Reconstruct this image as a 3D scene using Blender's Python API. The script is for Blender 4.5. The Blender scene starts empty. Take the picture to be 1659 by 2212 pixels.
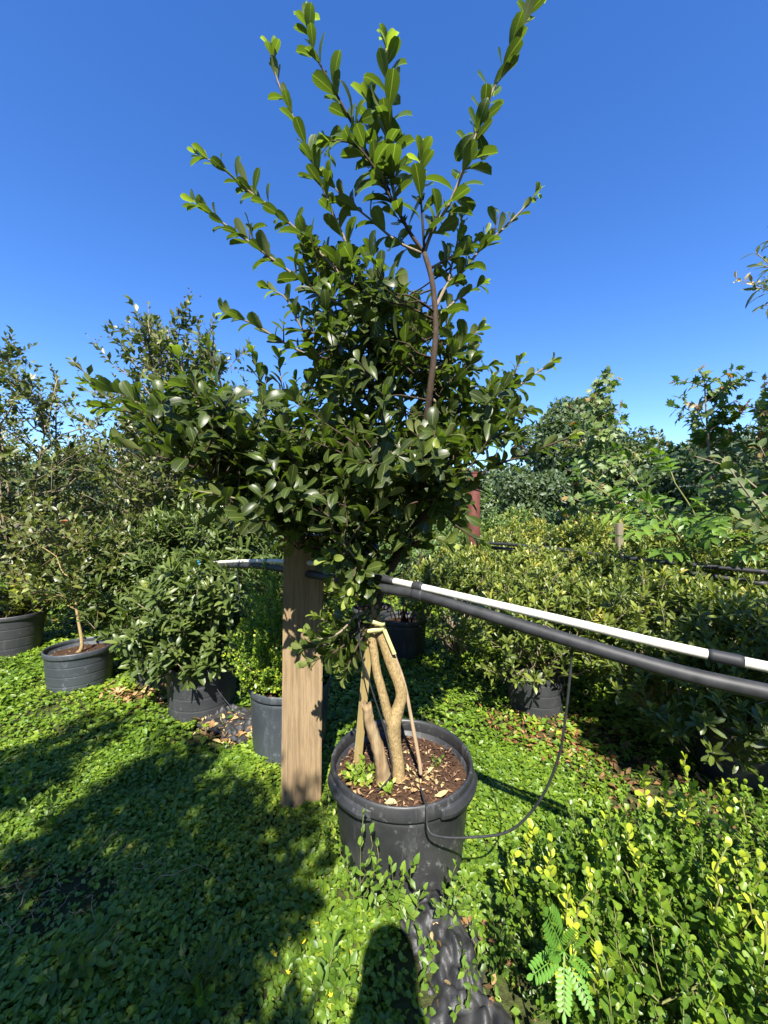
import bpy, bmesh, math
import numpy as np
from mathutils import Vector, Matrix, noise as mnoise

rng = np.random.default_rng(11)
sc = bpy.context.scene
COL = sc.collection
R_ = math.radians

# ------------------------------------------------------------------ camera, sky, sun, exposure
CAM_H = 1.40
FPX = 831.0                      # focal length in units of a 1659 x 2212 picture
cam = bpy.data.cameras.new('camera')
cam.sensor_fit = 'VERTICAL'
cam.sensor_height = 34.6
cam.lens = 13.0
cam.clip_start = 0.02
cam.clip_end = 600
co = bpy.data.objects.new('camera', cam)
COL.objects.link(co)
co.location = (0, 0, CAM_H)
co.rotation_euler = (R_(90), 0, 0)
sc.camera = co

SUN_EL = 48.3
world = bpy.data.worlds.new('World')
sc.world = world
world.use_nodes = True
wn = world.node_tree
bg = wn.nodes['Background']
sky = wn.nodes.new('ShaderNodeTexSky')
sky.sky_type = 'NISHITA'
sky.sun_disc = False
sky.sun_elevation = R_(SUN_EL)
sky.sun_rotation = R_(180)
sky.altitude = 0
sky.air_density = 1.0
sky.dust_density = 0.1
sky.ozone_density = 4.0
hs = wn.nodes.new('ShaderNodeHueSaturation')
hs.inputs['Saturation'].default_value = 1.25
hs.inputs['Hue'].default_value = 0.512
wn.links.new(sky.outputs['Color'], hs.inputs['Color'])
wn.links.new(hs.outputs['Color'], bg.inputs['Color'])
bg.inputs['Strength'].default_value = 0.101

sl = bpy.data.lights.new('sun', 'SUN')
sl.energy = 5.0
sl.angle = R_(0.5)
sl.color = (1.0, 0.95, 0.86)
so = bpy.data.objects.new('sun', sl)
COL.objects.link(so)
so.rotation_euler = (R_(90 - SUN_EL), 0, R_(-1.0))

sc.view_settings.view_transform = 'Standard'
sc.view_settings.look = 'None'
sc.view_settings.exposure = 1.5
sc.view_settings.gamma = 1.0
sc.view_settings.use_curve_mapping = False
sc.render.engine = 'CYCLES'
sc.cycles.use_denoising = True
sc.cycles.max_bounces = 7
sc.cycles.diffuse_bounces = 3
sc.cycles.transmission_bounces = 4
sc.cycles.sample_clamp_indirect = 6


def P(u, v, Y):
    """world point seen at (u, v) of a 1659 x 2212 picture at depth Y"""
    return np.array([(u - 829.5) / FPX * Y, Y, CAM_H - (v - 1106) / FPX * Y])


# ------------------------------------------------------------------ helpers: properties, meshes
def tag(o, label=None, cat=None, group=None, kind=None):
    if label: o['label'] = label
    if cat: o['category'] = cat
    if group: o['group'] = group
    if kind: o['kind'] = kind
    return o


def empty(name, loc, label=None, cat=None, group=None):
    o = bpy.data.objects.new(name, None)
    o.empty_display_size = 0.1
    COL.objects.link(o)
    o.location = tuple(float(a) for a in loc)
    return tag(o, label, cat, group)


def np_mesh(name, V, T, mat, uv=None, tint=None, smooth=True):
    """triangle mesh from numpy arrays, uv and tint per vertex"""
    me = bpy.data.meshes.new(name)
    nv, nt = len(V), len(T)
    me.vertices.add(nv)
    me.vertices.foreach_set('co', np.ascontiguousarray(V, dtype=np.float32).ravel())
    me.loops.add(nt * 3)
    Tf = np.ascontiguousarray(T, dtype=np.int32).ravel()
    me.loops.foreach_set('vertex_index', Tf)
    me.polygons.add(nt)
    me.polygons.foreach_set('loop_start', np.arange(0, nt * 3, 3, dtype=np.int32))
    me.polygons.foreach_set('use_smooth', np.full(nt, smooth, dtype=bool))
    me.update(calc_edges=True)
    if uv is not None:
        l = me.uv_layers.new(name='UVMap')
        l.data.foreach_set('uv', np.ascontiguousarray(uv[Tf], dtype=np.float32).ravel())
    if tint is not None:
        a = me.attributes.new('tint', 'FLOAT', 'POINT')
        a.data.foreach_set('value', np.ascontiguousarray(tint, dtype=np.float32))
    me.materials.append(mat)
    return me


def py_mesh(name, V, F, mat, smooth=True):
    me = bpy.data.meshes.new(name)
    me.from_pydata([tuple(map(float, v)) for v in V], [], F)
    if smooth:
        me.polygons.foreach_set('use_smooth', [True] * len(me.polygons))
    me.materials.append(mat)
    me.update()
    return me


def link(name, me, parent=None, loc=None):
    o = bpy.data.objects.new(name, me)
    COL.objects.link(o)
    if parent is not None: o.parent = parent
    if loc is not None: o.location = tuple(float(a) for a in loc)
    return o


def smooth_path(pts, k=6):
    """Catmull-Rom through the points"""
    p = np.asarray(pts, float)
    if len(p) < 3:
        t = np.linspace(0, 1, k + 1)[:, None]
        return p[0] * (1 - t) + p[-1] * t
    q = np.vstack([2 * p[0] - p[1], p, 2 * p[-1] - p[-2]])
    out = []
    for i in range(1, len(q) - 2):
        t = np.linspace(0, 1, k, endpoint=False)[:, None]
        a, b, c, d = q[i - 1], q[i], q[i + 1], q[i + 2]
        out.append(0.5 * ((2 * b) + (c - a) * t + (2 * a - 5 * b + 4 * c - d) * t ** 2 + (3 * b - a - 3 * c + d) * t ** 3))
    out.append(q[-2][None])
    return np.vstack(out)


def tube_arrays(pts, rad, n=6, cap=True):
    pts = np.asarray(pts, float)
    m = len(pts)
    rad = np.broadcast_to(np.asarray(rad, float), (m,)) if np.ndim(rad) else np.full(m, rad)
    t = np.gradient(pts, axis=0)
    t /= np.linalg.norm(t, axis=1)[:, None] + 1e-9
    ref = np.array([0.0, 0, 1]) if abs(t[0][2]) < 0.9 else np.array([1.0, 0, 0])
    V = []
    a = np.cross(t[0], ref); a /= np.linalg.norm(a)
    ang = np.linspace(0, 2 * np.pi, n, endpoint=False)
    for i in range(m):
        a = a - t[i] * np.dot(a, t[i]); a /= np.linalg.norm(a) + 1e-9
        b = np.cross(t[i], a)
        V.append(pts[i] + rad[i] * (np.cos(ang)[:, None] * a + np.sin(ang)[:, None] * b))
    V = np.vstack(V)
    T = []
    for i in range(m - 1):
        for j in range(n):
            k = (j + 1) % n
            p0, p1, p2, p3 = i * n + j, i * n + k, (i + 1) * n + k, (i + 1) * n + j
            T += [(p0, p1, p2), (p0, p2, p3)]
    if cap:
        V = np.vstack([V, pts[0][None], pts[-1][None]])
        c0, c1 = m * n, m * n + 1
        for j in range(n):
            k = (j + 1) % n
            T += [(c0, k, j), (c1, (m - 1) * n + j, (m - 1) * n + k)]
    return V, np.array(T, dtype=np.int32)


def merge(parts):
    Vs, Ts, o = [], [], 0
    for V, T in parts:
        Vs.append(V); Ts.append(T + o); o += len(V)
    return np.vstack(Vs), np.vstack(Ts)


def box_arrays(c, s, rz=0.0):
    c = np.array(c, float); s = np.array(s, float) / 2
    v = np.array([[x, y, z] for x in (-1, 1) for y in (-1, 1) for z in (-1, 1)]) * s
    cr, sr = math.cos(rz), math.sin(rz)
    v = np.stack([v[:, 0] * cr - v[:, 1] * sr, v[:, 0] * sr + v[:, 1] * cr, v[:, 2]], 1) + c
    T = np.array([(0, 1, 3), (0, 3, 2), (4, 6, 7), (4, 7, 5), (0, 4, 5), (0, 5, 1),
                  (2, 3, 7), (2, 7, 6), (0, 2, 6), (0, 6, 4), (1, 5, 7), (1, 7, 3)])
    return v, T


def bevel_box(name, size, mat, bev=0.006, cuts=0):
    bm = bmesh.new()
    bmesh.ops.create_cube(bm, size=1)
    for v in bm.verts: v.co = Vector((v.co.x * size[0], v.co.y * size[1], v.co.z * size[2]))
    bmesh.ops.bevel(bm, geom=list(bm.edges), offset=bev, segments=2, affect='EDGES')
    me = bpy.data.meshes.new(name)
    bm.to_mesh(me); bm.free()
    me.materials.append(mat)
    return me


def lathe(name, prof, mat, n=56, wob=0.0, close=False):
    """surface of revolution of (r, z) pairs"""
    V, F = [], []
    m = len(prof)
    for i, (r, z) in enumerate(prof):
        for j in range(n):
            a = 2 * math.pi * j / n
            rr = r * (1 + wob * math.sin(2 * a + 1.0) + 0.5 * wob * math.sin(5 * a + z * 9))
            V.append((rr * math.cos(a), rr * math.sin(a), z))
    for i in range(m - 1):
        for j in range(n):
            k = (j + 1) % n
            F.append((i * n + j, i * n + k, (i + 1) * n + k, (i + 1) * n + j))
    if close:
        for j in range(n):
            k = (j + 1) % n
            F.append(((m - 1) * n + j, (m - 1) * n + k, k, j))
    return py_mesh(name, V, F, mat)


def vnoise(x, y, scale, seed=0):
    """smooth value noise in numpy, 0..1"""
    x = np.asarray(x) / scale + 1000.0; y = np.asarray(y) / scale + 1000.0
    xi, yi = np.floor(x).astype(np.int64), np.floor(y).astype(np.int64)
    fx, fy = x - xi, y - yi
    fx = fx * fx * (3 - 2 * fx); fy = fy * fy * (3 - 2 * fy)

    def h(a, b):
        n = (a * 374761393 + b * 668265263 + seed * 974634221) & 0x7fffffff
        n = ((n ^ (n >> 13)) * 1274126177) & 0x7fffffff
        return ((n ^ (n >> 16)) & 0xffff) / 65535.0
    return (h(xi, yi) * (1 - fx) + h(xi + 1, yi) * fx) * (1 - fy) + (h(xi, yi + 1) * (1 - fx) + h(xi + 1, yi + 1) * fx) * fy


def ground_z(x, y):
    near = np.clip(1.0, 0, 1)
    return 0.05 * (vnoise(x, y, 0.9, 3) - 0.5) * near + 0.02 * (vnoise(x, y, 0.25, 5) - 0.5)


# ------------------------------------------------------------------ materials
def new_mat(name):
    m = bpy.data.materials.new(name)
    m.use_nodes = True
    nt = m.node_tree
    return m, nt, nt.nodes['Principled BSDF'], nt.nodes['Material Output']


def ramp(nt, stops):
    r = nt.nodes.new('ShaderNodeValToRGB')
    e = r.color_ramp.elements
    while len(e) > 1: e.remove(e[-1])
    e[0].position = stops[0][0]; e[0].color = (*stops[0][1], 1)
    for p, c in stops[1:]:
        k = e.new(p); k.color = (*c, 1)
    return r


def mixc(nt, fac, a, b, mode='MIX'):
    n = nt.nodes.new('ShaderNodeMix'); n.data_type = 'RGBA'; n.blend_type = mode
    for s, val in ((n.inputs[0], fac), (n.inputs[6], a), (n.inputs[7], b)):
        if isinstance(val, (int, float)): s.default_value = val
        elif isinstance(val, tuple): s.default_value = (*val, 1)
        else: nt.links.new(val, s)
    return n.outputs[2]


def math_n(nt, op, a, b=0.0, clamp=False):
    n = nt.nodes.new('ShaderNodeMath'); n.operation = op; n.use_clamp = clamp
    for s, val in ((n.inputs[0], a), (n.inputs[1], b)):
        if isinstance(val, (int, float)): s.default_value = val
        else: nt.links.new(val, s)
    return n.outputs[0]


def noise_n(nt, scale, detail=4, rough=0.55, vec=None, stretch=None, coord='Object'):
    tc = nt.nodes.new('ShaderNodeTexCoord')
    v = tc.outputs[coord]
    if stretch:
        mp = nt.nodes.new('ShaderNodeMapping'); mp.inputs['Scale'].default_value = stretch
        nt.links.new(v, mp.inputs['Vector']); v = mp.outputs['Vector']
    n = nt.nodes.new('ShaderNodeTexNoise')
    n.inputs['Scale'].default_value = scale; n.inputs['Detail'].default_value = detail
    n.inputs['Roughness'].default_value = rough
    nt.links.new(v, n.inputs['Vector'])
    return n.outputs['Fac']


def bump(nt, bsdf, height, strength=0.4, dist=0.01):
    b = nt.nodes.new('ShaderNodeBump')
    b.inputs['Strength'].default_value = strength; b.inputs['Distance'].default_value = dist
    nt.links.new(height, b.inputs['Height']); nt.links.new(b.outputs['Normal'], bsdf.inputs['Normal'])


def leaf_mat(name, stops, rough=0.4, spec=0.5, trans=0.3, back=0.35, backcol=(0.20, 0.24, 0.10), rib=0.35):
    m, nt, b, out = new_mat(name)
    at = nt.nodes.new('ShaderNodeAttribute'); at.attribute_name = 'tint'
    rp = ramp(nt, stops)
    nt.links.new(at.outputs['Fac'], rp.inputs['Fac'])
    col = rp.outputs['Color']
    if rib > 0:
        uv = nt.nodes.new('ShaderNodeUVMap'); uv.uv_map = 'UVMap'
        sp = nt.nodes.new('ShaderNodeSeparateXYZ'); nt.links.new(uv.outputs['UV'], sp.inputs[0])
        ax = math_n(nt, 'ABSOLUTE', sp.outputs[0])
        ribm = math_n(nt, 'LESS_THAN', ax, 0.07)
        vv = math_n(nt, 'ADD', math_n(nt, 'MULTIPLY', sp.outputs[1], 9.0), math_n(nt, 'MULTIPLY', ax, -3.0))
        vein = math_n(nt, 'LESS_THAN', math_n(nt, 'FRACT', vv), 0.13)
        msk = math_n(nt, 'MAXIMUM', ribm, math_n(nt, 'MULTIPLY', vein, 0.35))
        col = mixc(nt, math_n(nt, 'MULTIPLY', msk, rib), col, mixc(nt, 0.6, col, (0.42, 0.48, 0.16)))
    bl = noise_n(nt, 45.0, 3, 0.6)
    col = mixc(nt, math_n(nt, 'MULTIPLY', bl, 0.45), col, mixc(nt, 1.0, col, (0.62, 0.66, 0.55), 'MULTIPLY'))
    ge = nt.nodes.new('ShaderNodeNewGeometry')
    colb = mixc(nt, math_n(nt, 'MULTIPLY', ge.outputs['Backfacing'], back), col, backcol)
    nt.links.new(colb, b.inputs['Base Color'])
    b.inputs['Roughness'].default_value = rough
    b.inputs['Specular IOR Level'].default_value = spec
    tr = nt.nodes.new('ShaderNodeBsdfTranslucent')
    nt.links.new(mixc(nt, 1.0, col, (1.5, 1.75, 0.55), 'MULTIPLY'), tr.inputs['Color'])
    mx = nt.nodes.new('ShaderNodeMixShader'); mx.inputs[0].default_value = trans
    nt.links.new(b.outputs[0], mx.inputs[1]); nt.links.new(tr.outputs[0], mx.inputs[2])
    nt.links.new(mx.outputs[0], out.inputs['Surface'])
    return m


def bark_mat(name, c0, c1, c2, scale=60, stretch=(1, 1, 0.35), bstr=0.6, rough=0.85):
    m, nt, b, out = new_mat(name)
    n1 = noise_n(nt, scale, 5, 0.65, stretch=stretch)
    n2 = noise_n(nt, scale * 0.16, 3, 0.5)
    rp = ramp(nt, [(0.25, c0), (0.5, c1), (0.75, c2)])
    nt.links.new(n1, rp.inputs['Fac'])
    col = mixc(nt, math_n(nt, 'MULTIPLY', n2, 0.7), rp.outputs['Color'], c0)
    nt.links.new(col, b.inputs['Base Color'])
    b.inputs['Roughness'].default_value = rough
    b.inputs['Specular IOR Level'].default_value = 0.25
    bump(nt, b, n1, bstr, 0.004)
    return m


def plain_mat(name, c, rough=0.6, spec=0.4, c2=None, scale=30, bstr=0.0):
    m, nt, b, out = new_mat(name)
    if c2:
        n1 = noise_n(nt, scale, 5, 0.6)
        rp = ramp(nt, [(0.35, c), (0.7, c2)]); nt.links.new(n1, rp.inputs['Fac'])
        nt.links.new(rp.outputs['Color'], b.inputs['Base Color'])
        if bstr: bump(nt, b, n1, bstr, 0.003)
    else:
        b.inputs['Base Color'].default_value = (*c, 1)
    b.inputs['Roughness'].default_value = rough
    b.inputs['Specular IOR Level'].default_value = spec
    return m


def pot_mat(name, c, dust, amount, rough=0.42):
    """black nursery plastic with dust, splash marks and scuffs"""
    m, nt, b, out = new_mat(name)
    n1 = noise_n(nt, 5.0, 5, 0.6)
    n2 = noise_n(nt, 34.0, 4, 0.7)
    n3 = noise_n(nt, 9.0, 6, 0.75, stretch=(1, 1, 0.22))
    d1 = ramp(nt, [(0.42, (0, 0, 0)), (0.75, (1, 1, 1))]); nt.links.new(n1, d1.inputs['Fac'])
    d2 = ramp(nt, [(0.57, (0, 0, 0)), (0.66, (1, 1, 1))]); nt.links.new(n2, d2.inputs['Fac'])
    d3 = ramp(nt, [(0.56, (0, 0, 0)), (0.68, (1, 1, 1))]); nt.links.new(n3, d3.inputs['Fac'])
    f = math_n(nt, 'ADD', math_n(nt, 'MULTIPLY', d1.outputs['Color'], 0.10 * amount),
               math_n(nt, 'ADD', math_n(nt, 'MULTIPLY', math_n(nt, 'MULTIPLY', d2.outputs['Color'], d1.outputs['Color']), 0.55 * amount),
                      math_n(nt, 'MULTIPLY', d3.outputs['Color'], 0.22 * amount)), True)
    nt.links.new(mixc(nt, f, c, dust), b.inputs['Base Color'])
    nt.links.new(math_n(nt, 'ADD', math_n(nt, 'MULTIPLY', f, 0.4), rough), b.inputs['Roughness'])
    b.inputs['Specular IOR Level'].default_value = 0.45
    bump(nt, b, n2, 0.08, 0.003)
    return m


MAT = {}
MAT['main'] = leaf_mat('glossy_leaf', [(0.0, (0.024, 0.034, 0.009)), (0.45, (0.056, 0.084, 0.017)), (0.75, (0.110, 0.150, 0.028)), (1.0, (0.30, 0.35, 0.07))],
                       rough=0.38, spec=0.40, trans=0.42, back=0.7, backcol=(0.22, 0.25, 0.08), rib=0.5)
MAT['azalea'] = leaf_mat('azalea_leaf', [(0.0, (0.040, 0.065, 0.010)), (0.45, (0.115, 0.155, 0.022)), (0.8, (0.23, 0.26, 0.042)), (1.0, (0.40, 0.32, 0.06))],
                         rough=0.42, trans=0.25, back=0.4, backcol=(0.18, 0.22, 0.07), rib=0.25)
MAT['azalea_green'] = leaf_mat('azalea_green_leaf', [(0.0, (0.028, 0.065, 0.014)), (0.5, (0.065, 0.120, 0.025)), (0.85, (0.13, 0.20, 0.045)), (1.0, (0.28, 0.28, 0.06))],
                               rough=0.40, trans=0.25, back=0.4, backcol=(0.16, 0.22, 0.08), rib=0.25)
MAT['whorl'] = leaf_mat('whorled_leaf', [(0.0, (0.030, 0.055, 0.012)), (0.5, (0.075, 0.110, 0.024)), (0.9, (0.15, 0.19, 0.04)), (1.0, (0.30, 0.28, 0.05))],
                        rough=0.42, spec=0.4, trans=0.22, back=0.5, backcol=(0.16, 0.21, 0.08), rib=0.35)
MAT['box'] = leaf_mat('boxwood_leaf', [(0.0, (0.035, 0.080, 0.010)), (0.45, (0.095, 0.175, 0.016)), (0.75, (0.20, 0.29, 0.024)), (1.0, (0.46, 0.50, 0.04))],
                      rough=0.36, spec=0.36, trans=0.3, back=0.45, backcol=(0.22, 0.32, 0.06), rib=0.2)
MAT['myrtle'] = leaf_mat('myrtle_leaf', [(0.0, (0.040, 0.055, 0.012)), (0.5, (0.105, 0.125, 0.026)), (0.9, (0.20, 0.21, 0.045)), (1.0, (0.36, 0.25, 0.05))],
                         rough=0.42, trans=0.25, rib=0)
MAT['yellow'] = leaf_mat('yellowing_leaf', [(0.0, (0.07, 0.11, 0.02)), (0.5, (0.20, 0.24, 0.03)), (1.0, (0.46, 0.40, 0.05))], rough=0.45, trans=0.3, rib=0.2)
MAT['maple'] = leaf_mat('maple_leaf', [(0.0, (0.035, 0.075, 0.012)), (0.5, (0.085, 0.15, 0.022)), (0.88, (0.18, 0.24, 0.035)), (0.93, (0.34, 0.17, 0.05)), (1.0, (0.42, 0.12, 0.05))],
                        rough=0.5, trans=0.3, rib=0)
MAT['far'] = leaf_mat('distant_leaf', [(0.0, (0.030, 0.055, 0.022)), (0.6, (0.065, 0.100, 0.036)), (1.0, (0.14, 0.17, 0.05))], rough=0.5, trans=0.2, rib=0)
MAT['lime'] = leaf_mat('lime_green_leaf', [(0.0, (0.05, 0.10, 0.012)), (0.6, (0.10, 0.19, 0.02)), (1.0, (0.20, 0.30, 0.035))], rough=0.45, trans=0.35, rib=0.25)
MAT['matte'] = leaf_mat('matte_leaf', [(0.0, (0.07, 0.11, 0.035)), (0.6, (0.13, 0.17, 0.06)), (1.0, (0.22, 0.25, 0.08))], rough=0.6, trans=0.28, rib=0.3)
MAT['cover'] = leaf_mat('ground_cover_leaf', [(0.0, (0.050, 0.105, 0.010)), (0.5, (0.135, 0.225, 0.018)), (0.85, (0.26, 0.34, 0.03)), (1.0, (0.44, 0.40, 0.07))],
                        rough=0.45, trans=0.3, back=0.3, rib=0)
MAT['feather'] = leaf_mat('feathery_leaf', [(0.0, (0.07, 0.20, 0.03)), (1.0, (0.20, 0.38, 0.04))], rough=0.5, trans=0.3, rib=0)
MAT['dry'] = leaf_mat('dry_leaf', [(0.0, (0.10, 0.055, 0.025)), (0.5, (0.26, 0.14, 0.06)), (0.8, (0.42, 0.28, 0.13)), (1.0, (0.50, 0.42, 0.22))], rough=0.7, spec=0.2, trans=0.12, rib=0.2)
MAT['red_mulch'] = leaf_mat('red_mulch', [(0.0, (0.09, 0.035, 0.018)), (0.6, (0.20, 0.075, 0.035)), (1.0, (0.36, 0.20, 0.09))], rough=0.8, spec=0.15, trans=0.0, rib=0)
MAT['chip'] = leaf_mat('bark_chip', [(0.0, (0.030, 0.016, 0.010)), (0.5, (0.10, 0.050, 0.028)), (0.85, (0.24, 0.13, 0.07)), (1.0, (0.46, 0.33, 0.19))], rough=0.8, spec=0.2, trans=0.0, rib=0)
MAT['bark_tan'] = bark_mat('tan_bark', (0.13, 0.085, 0.035), (0.34, 0.25, 0.115), (0.52, 0.42, 0.22), 150, (1, 1, 0.6), 1.0)
MAT['bark_dark'] = bark_mat('dark_bark', (0.028, 0.018, 0.012), (0.062, 0.042, 0.026), (0.11, 0.08, 0.052), 80)
MAT['bark_grey'] = bark_mat('grey_bark', (0.13, 0.10, 0.07), (0.24, 0.19, 0.13), (0.34, 0.28, 0.20), 50)
MAT['twig_green'] = bark_mat('green_twig', (0.10, 0.11, 0.03), (0.17, 0.17, 0.06), (0.26, 0.24, 0.10), 60, bstr=0.2)
MAT['stump'] = bark_mat('dead_wood', (0.11, 0.070, 0.035), (0.26, 0.18, 0.095), (0.44, 0.35, 0.21), 50, (1, 1, 0.12), 0.8)
MAT['stake'] = bark_mat('stake_wood', (0.26, 0.19, 0.075), (0.40, 0.31, 0.13), (0.50, 0.42, 0.20), 60, (1, 1, 0.06), 0.25)
MAT['cane'] = bark_mat('cane', (0.22, 0.15, 0.09), (0.34, 0.25, 0.15), (0.44, 0.34, 0.22), 60, (1, 1, 0.1), 0.3)
MAT['pot_black'] = pot_mat('black_pot_plastic', (0.020, 0.021, 0.023), (0.34, 0.34, 0.33), 0.75)
MAT['pot_grey'] = pot_mat('faded_pot_plastic', (0.030, 0.032, 0.035), (0.22, 0.22, 0.22), 0.6, 0.5)
MAT['pot_blue'] = pot_mat('blue_grey_pot_plastic', (0.036, 0.043, 0.050), (0.26, 0.28, 0.30), 0.7, 0.45)
MAT['soil'] = plain_mat('potting_soil', (0.022, 0.013, 0.008), 0.95, 0.1, (0.09, 0.05, 0.03), 90, 0.8)
MAT['hose'] = plain_mat('black_polyethylene', (0.015, 0.0155, 0.0165), 0.55, 0.4, (0.036, 0.037, 0.040), 25)
MAT['conduit'] = plain_mat('white_pipe', (0.62, 0.60, 0.53), 0.55, 0.35, (0.46, 0.43, 0.36), 60)
MAT['tape'] = plain_mat('black_tape', (0.022, 0.023, 0.026), 0.6, 0.35)
MAT['ribbon'] = plain_mat('tie_tape', (0.44, 0.40, 0.16), 0.55, 0.4, (0.52, 0.47, 0.22), 80)
MAT['blue'] = plain_mat('blue_tape', (0.03, 0.28, 0.50), 0.5)
MAT['rust'] = plain_mat('rusty_red_steel', (0.065, 0.018, 0.013), 0.75, 0.25, (0.11, 0.034, 0.024), 14, 0.2)
MAT['grey_wood'] = bark_mat('grey_wood', (0.14, 0.12, 0.08), (0.22, 0.19, 0.13), (0.30, 0.27, 0.19), 30, (1, 1, 0.05), 0.3)
MAT['white'] = plain_mat('white_plastic', (0.72, 0.72, 0.70), 0.5)
MAT['terracotta'] = plain_mat('terracotta', (0.34, 0.13, 0.07), 0.8, 0.2)
MAT['berry'] = plain_mat('dry_seed_capsule', (0.06, 0.045, 0.03), 0.7, 0.3)
MAT['flower'] = plain_mat('yellow_petal', (0.75, 0.55, 0.03), 0.6, 0.2)
MAT['cloth'] = plain_mat('dark_cloth', (0.05, 0.06, 0.09), 0.9, 0.1)
MAT['skin'] = plain_mat('skin', (0.50, 0.33, 0.25), 0.5)
MAT['phone'] = plain_mat('phone_glass', (0.02, 0.02, 0.02), 0.2)


def fabric_mat():
    m, nt, b, out = new_mat('landscape_fabric')
    n1 = noise_n(nt, 14, 5, 0.6); n2 = noise_n(nt, 240, 2, 0.5)
    rp = ramp(nt, [(0.35, (0.010, 0.010, 0.011)), (0.7, (0.040, 0.040, 0.040))]); nt.links.new(n1, rp.inputs['Fac'])
    nt.links.new(rp.outputs['Color'], b.inputs['Base Color'])
    b.inputs['Roughness'].default_value = 0.55
    bump(nt, b, n2, 0.5, 0.002)
    return m


def post_mat():
    m, nt, b, out = new_mat('weathered_post_wood')
    n1 = noise_n(nt, 34, 6, 0.7, stretch=(1, 1, 0.045))
    n2 = noise_n(nt, 110, 4, 0.6, stretch=(1, 1, 0.02))
    n3 = noise_n(nt, 3.0, 3, 0.5)
    rp = ramp(nt, [(0.32, (0.075, 0.046, 0.024)), (0.43, (0.19, 0.125, 0.062)), (0.51, (0.29, 0.205, 0.108)), (0.58, (0.15, 0.098, 0.05)), (0.70, (0.27, 0.19, 0.105))])
    nt.links.new(n1, rp.inputs['Fac'])
    col = mixc(nt, math_n(nt, 'MULTIPLY', n2, 0.55), rp.outputs['Color'], (0.17, 0.115, 0.065))
    col = mixc(nt, math_n(nt, 'MULTIPLY', n3, 0.28), col, (0.34, 0.28, 0.19))
    nt.links.new(col, b.inputs['Base Color'])
    b.inputs['Roughness'].default_value = 0.85
    b.inputs['Specular IOR Level'].default_value = 0.2
    bump(nt, b, math_n(nt, 'ADD', n1, n2), 0.5, 0.003)
    return m


def ground_mat():
    m, nt, b, out = new_mat('soil_ground')
    n1 = noise_n(nt, 3.0, 6, 0.65); n2 = noise_n(nt, 40, 5, 0.65)
    rp = ramp(nt, [(0.3, (0.020, 0.018, 0.010)), (0.5, (0.045, 0.050, 0.018)), (0.7, (0.075, 0.105, 0.026))])
    nt.links.new(math_n(nt, 'ADD', math_n(nt, 'MULTIPLY', n1, 0.5), math_n(nt, 'MULTIPLY', n2, 0.5)), rp.inputs['Fac'])
    nt.links.new(rp.outputs['Color'], b.inputs['Base Color'])
    b.inputs['Roughness'].default_value = 0.95
    b.inputs['Specular IOR Level'].default_value = 0.1
    bump(nt, b, n2, 0.8, 0.02)
    return m


MAT['fabric'] = fabric_mat()
MAT['post'] = post_mat()
MAT['ground'] = ground_mat()


# ------------------------------------------------------------------ leaf templates
def leaf_tpl(n, w, a=0.8, b=0.6, fold=0.18, curl=0.22, twist=0.0, petiole=0.0):
    """leaf blade along +y, length 1, face up +z; n rows between base and tip"""
    ts = 1 - (1 - np.linspace(0, 1, n + 2)) ** (1.0 if n == 1 else 1.45)
    pk = (a / (a + b)) ** a * (b / (a + b)) ** b
    V, UV = [], []

    def zc(t): return -curl * t * t
    V.append((0, petiole * 0, 0)); UV.append((0, 0))
    for t in ts[1:-1]:
        hw = 0.5 * w * (t ** a) * ((1 - t) ** b) / pk
        tw = twist * (t - 0.3)
        for s in (-1, 0, 1):
            x = s * hw
            z = zc(t) + abs(s) * fold * hw * 2 + tw * x
            V.append((x, t * (1 - 0.15 * curl * t), z)); UV.append((s, t))
    V.append((0, 1 - 0.25 * curl, zc(1.0))); UV.append((0, 1))
    T = [(0, 2, 1), (0, 3, 2)]
    for i in range(n - 1):
        o, p = 1 + 3 * i, 1 + 3 * (i + 1)
        T += [(o, o + 1, p + 1), (o, p + 1, p), (o + 1, o + 2, p + 2), (o + 1, p + 2, p + 1)]
    o, e = 1 + 3 * (n - 1), len(V) - 1
    T += [(o, o + 1, e), (o + 1, o + 2, e)]
    return np.array(V, float), np.array(T, np.int32), np.array(UV, float)


def compound_tpl(items, stem_w=0.012, rachis=1.0):
    """several leaflets, each ((V,T,UV), x, y, angle, length), and a thin rachis"""
    Vs, Ts, Us, o = [], [], [], 0
    for (V, T, U), x, y, ang, L, dz in items:
        c, s = math.cos(ang), math.sin(ang)
        W = V * L
        W = np.stack([W[:, 0] * c + W[:, 1] * s + x, -W[:, 0] * s + W[:, 1] * c + y, W[:, 2] + dz], 1)
        Vs.append(W); Ts.append(T + o); Us.append(U); o += len(V)
    q = np.array([(-stem_w, 0, 0), (stem_w, 0, 0), (stem_w * 0.5, rachis, -0.06), (-stem_w * 0.5, rachis, -0.06)])
    Vs.append(q); Ts.append(np.array([(0, 1, 2), (0, 2, 3)]) + o); Us.append(np.zeros((4, 2)))
    return np.vstack(Vs), np.vstack(Ts).astype(np.int32), np.vstack(Us)


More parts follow.
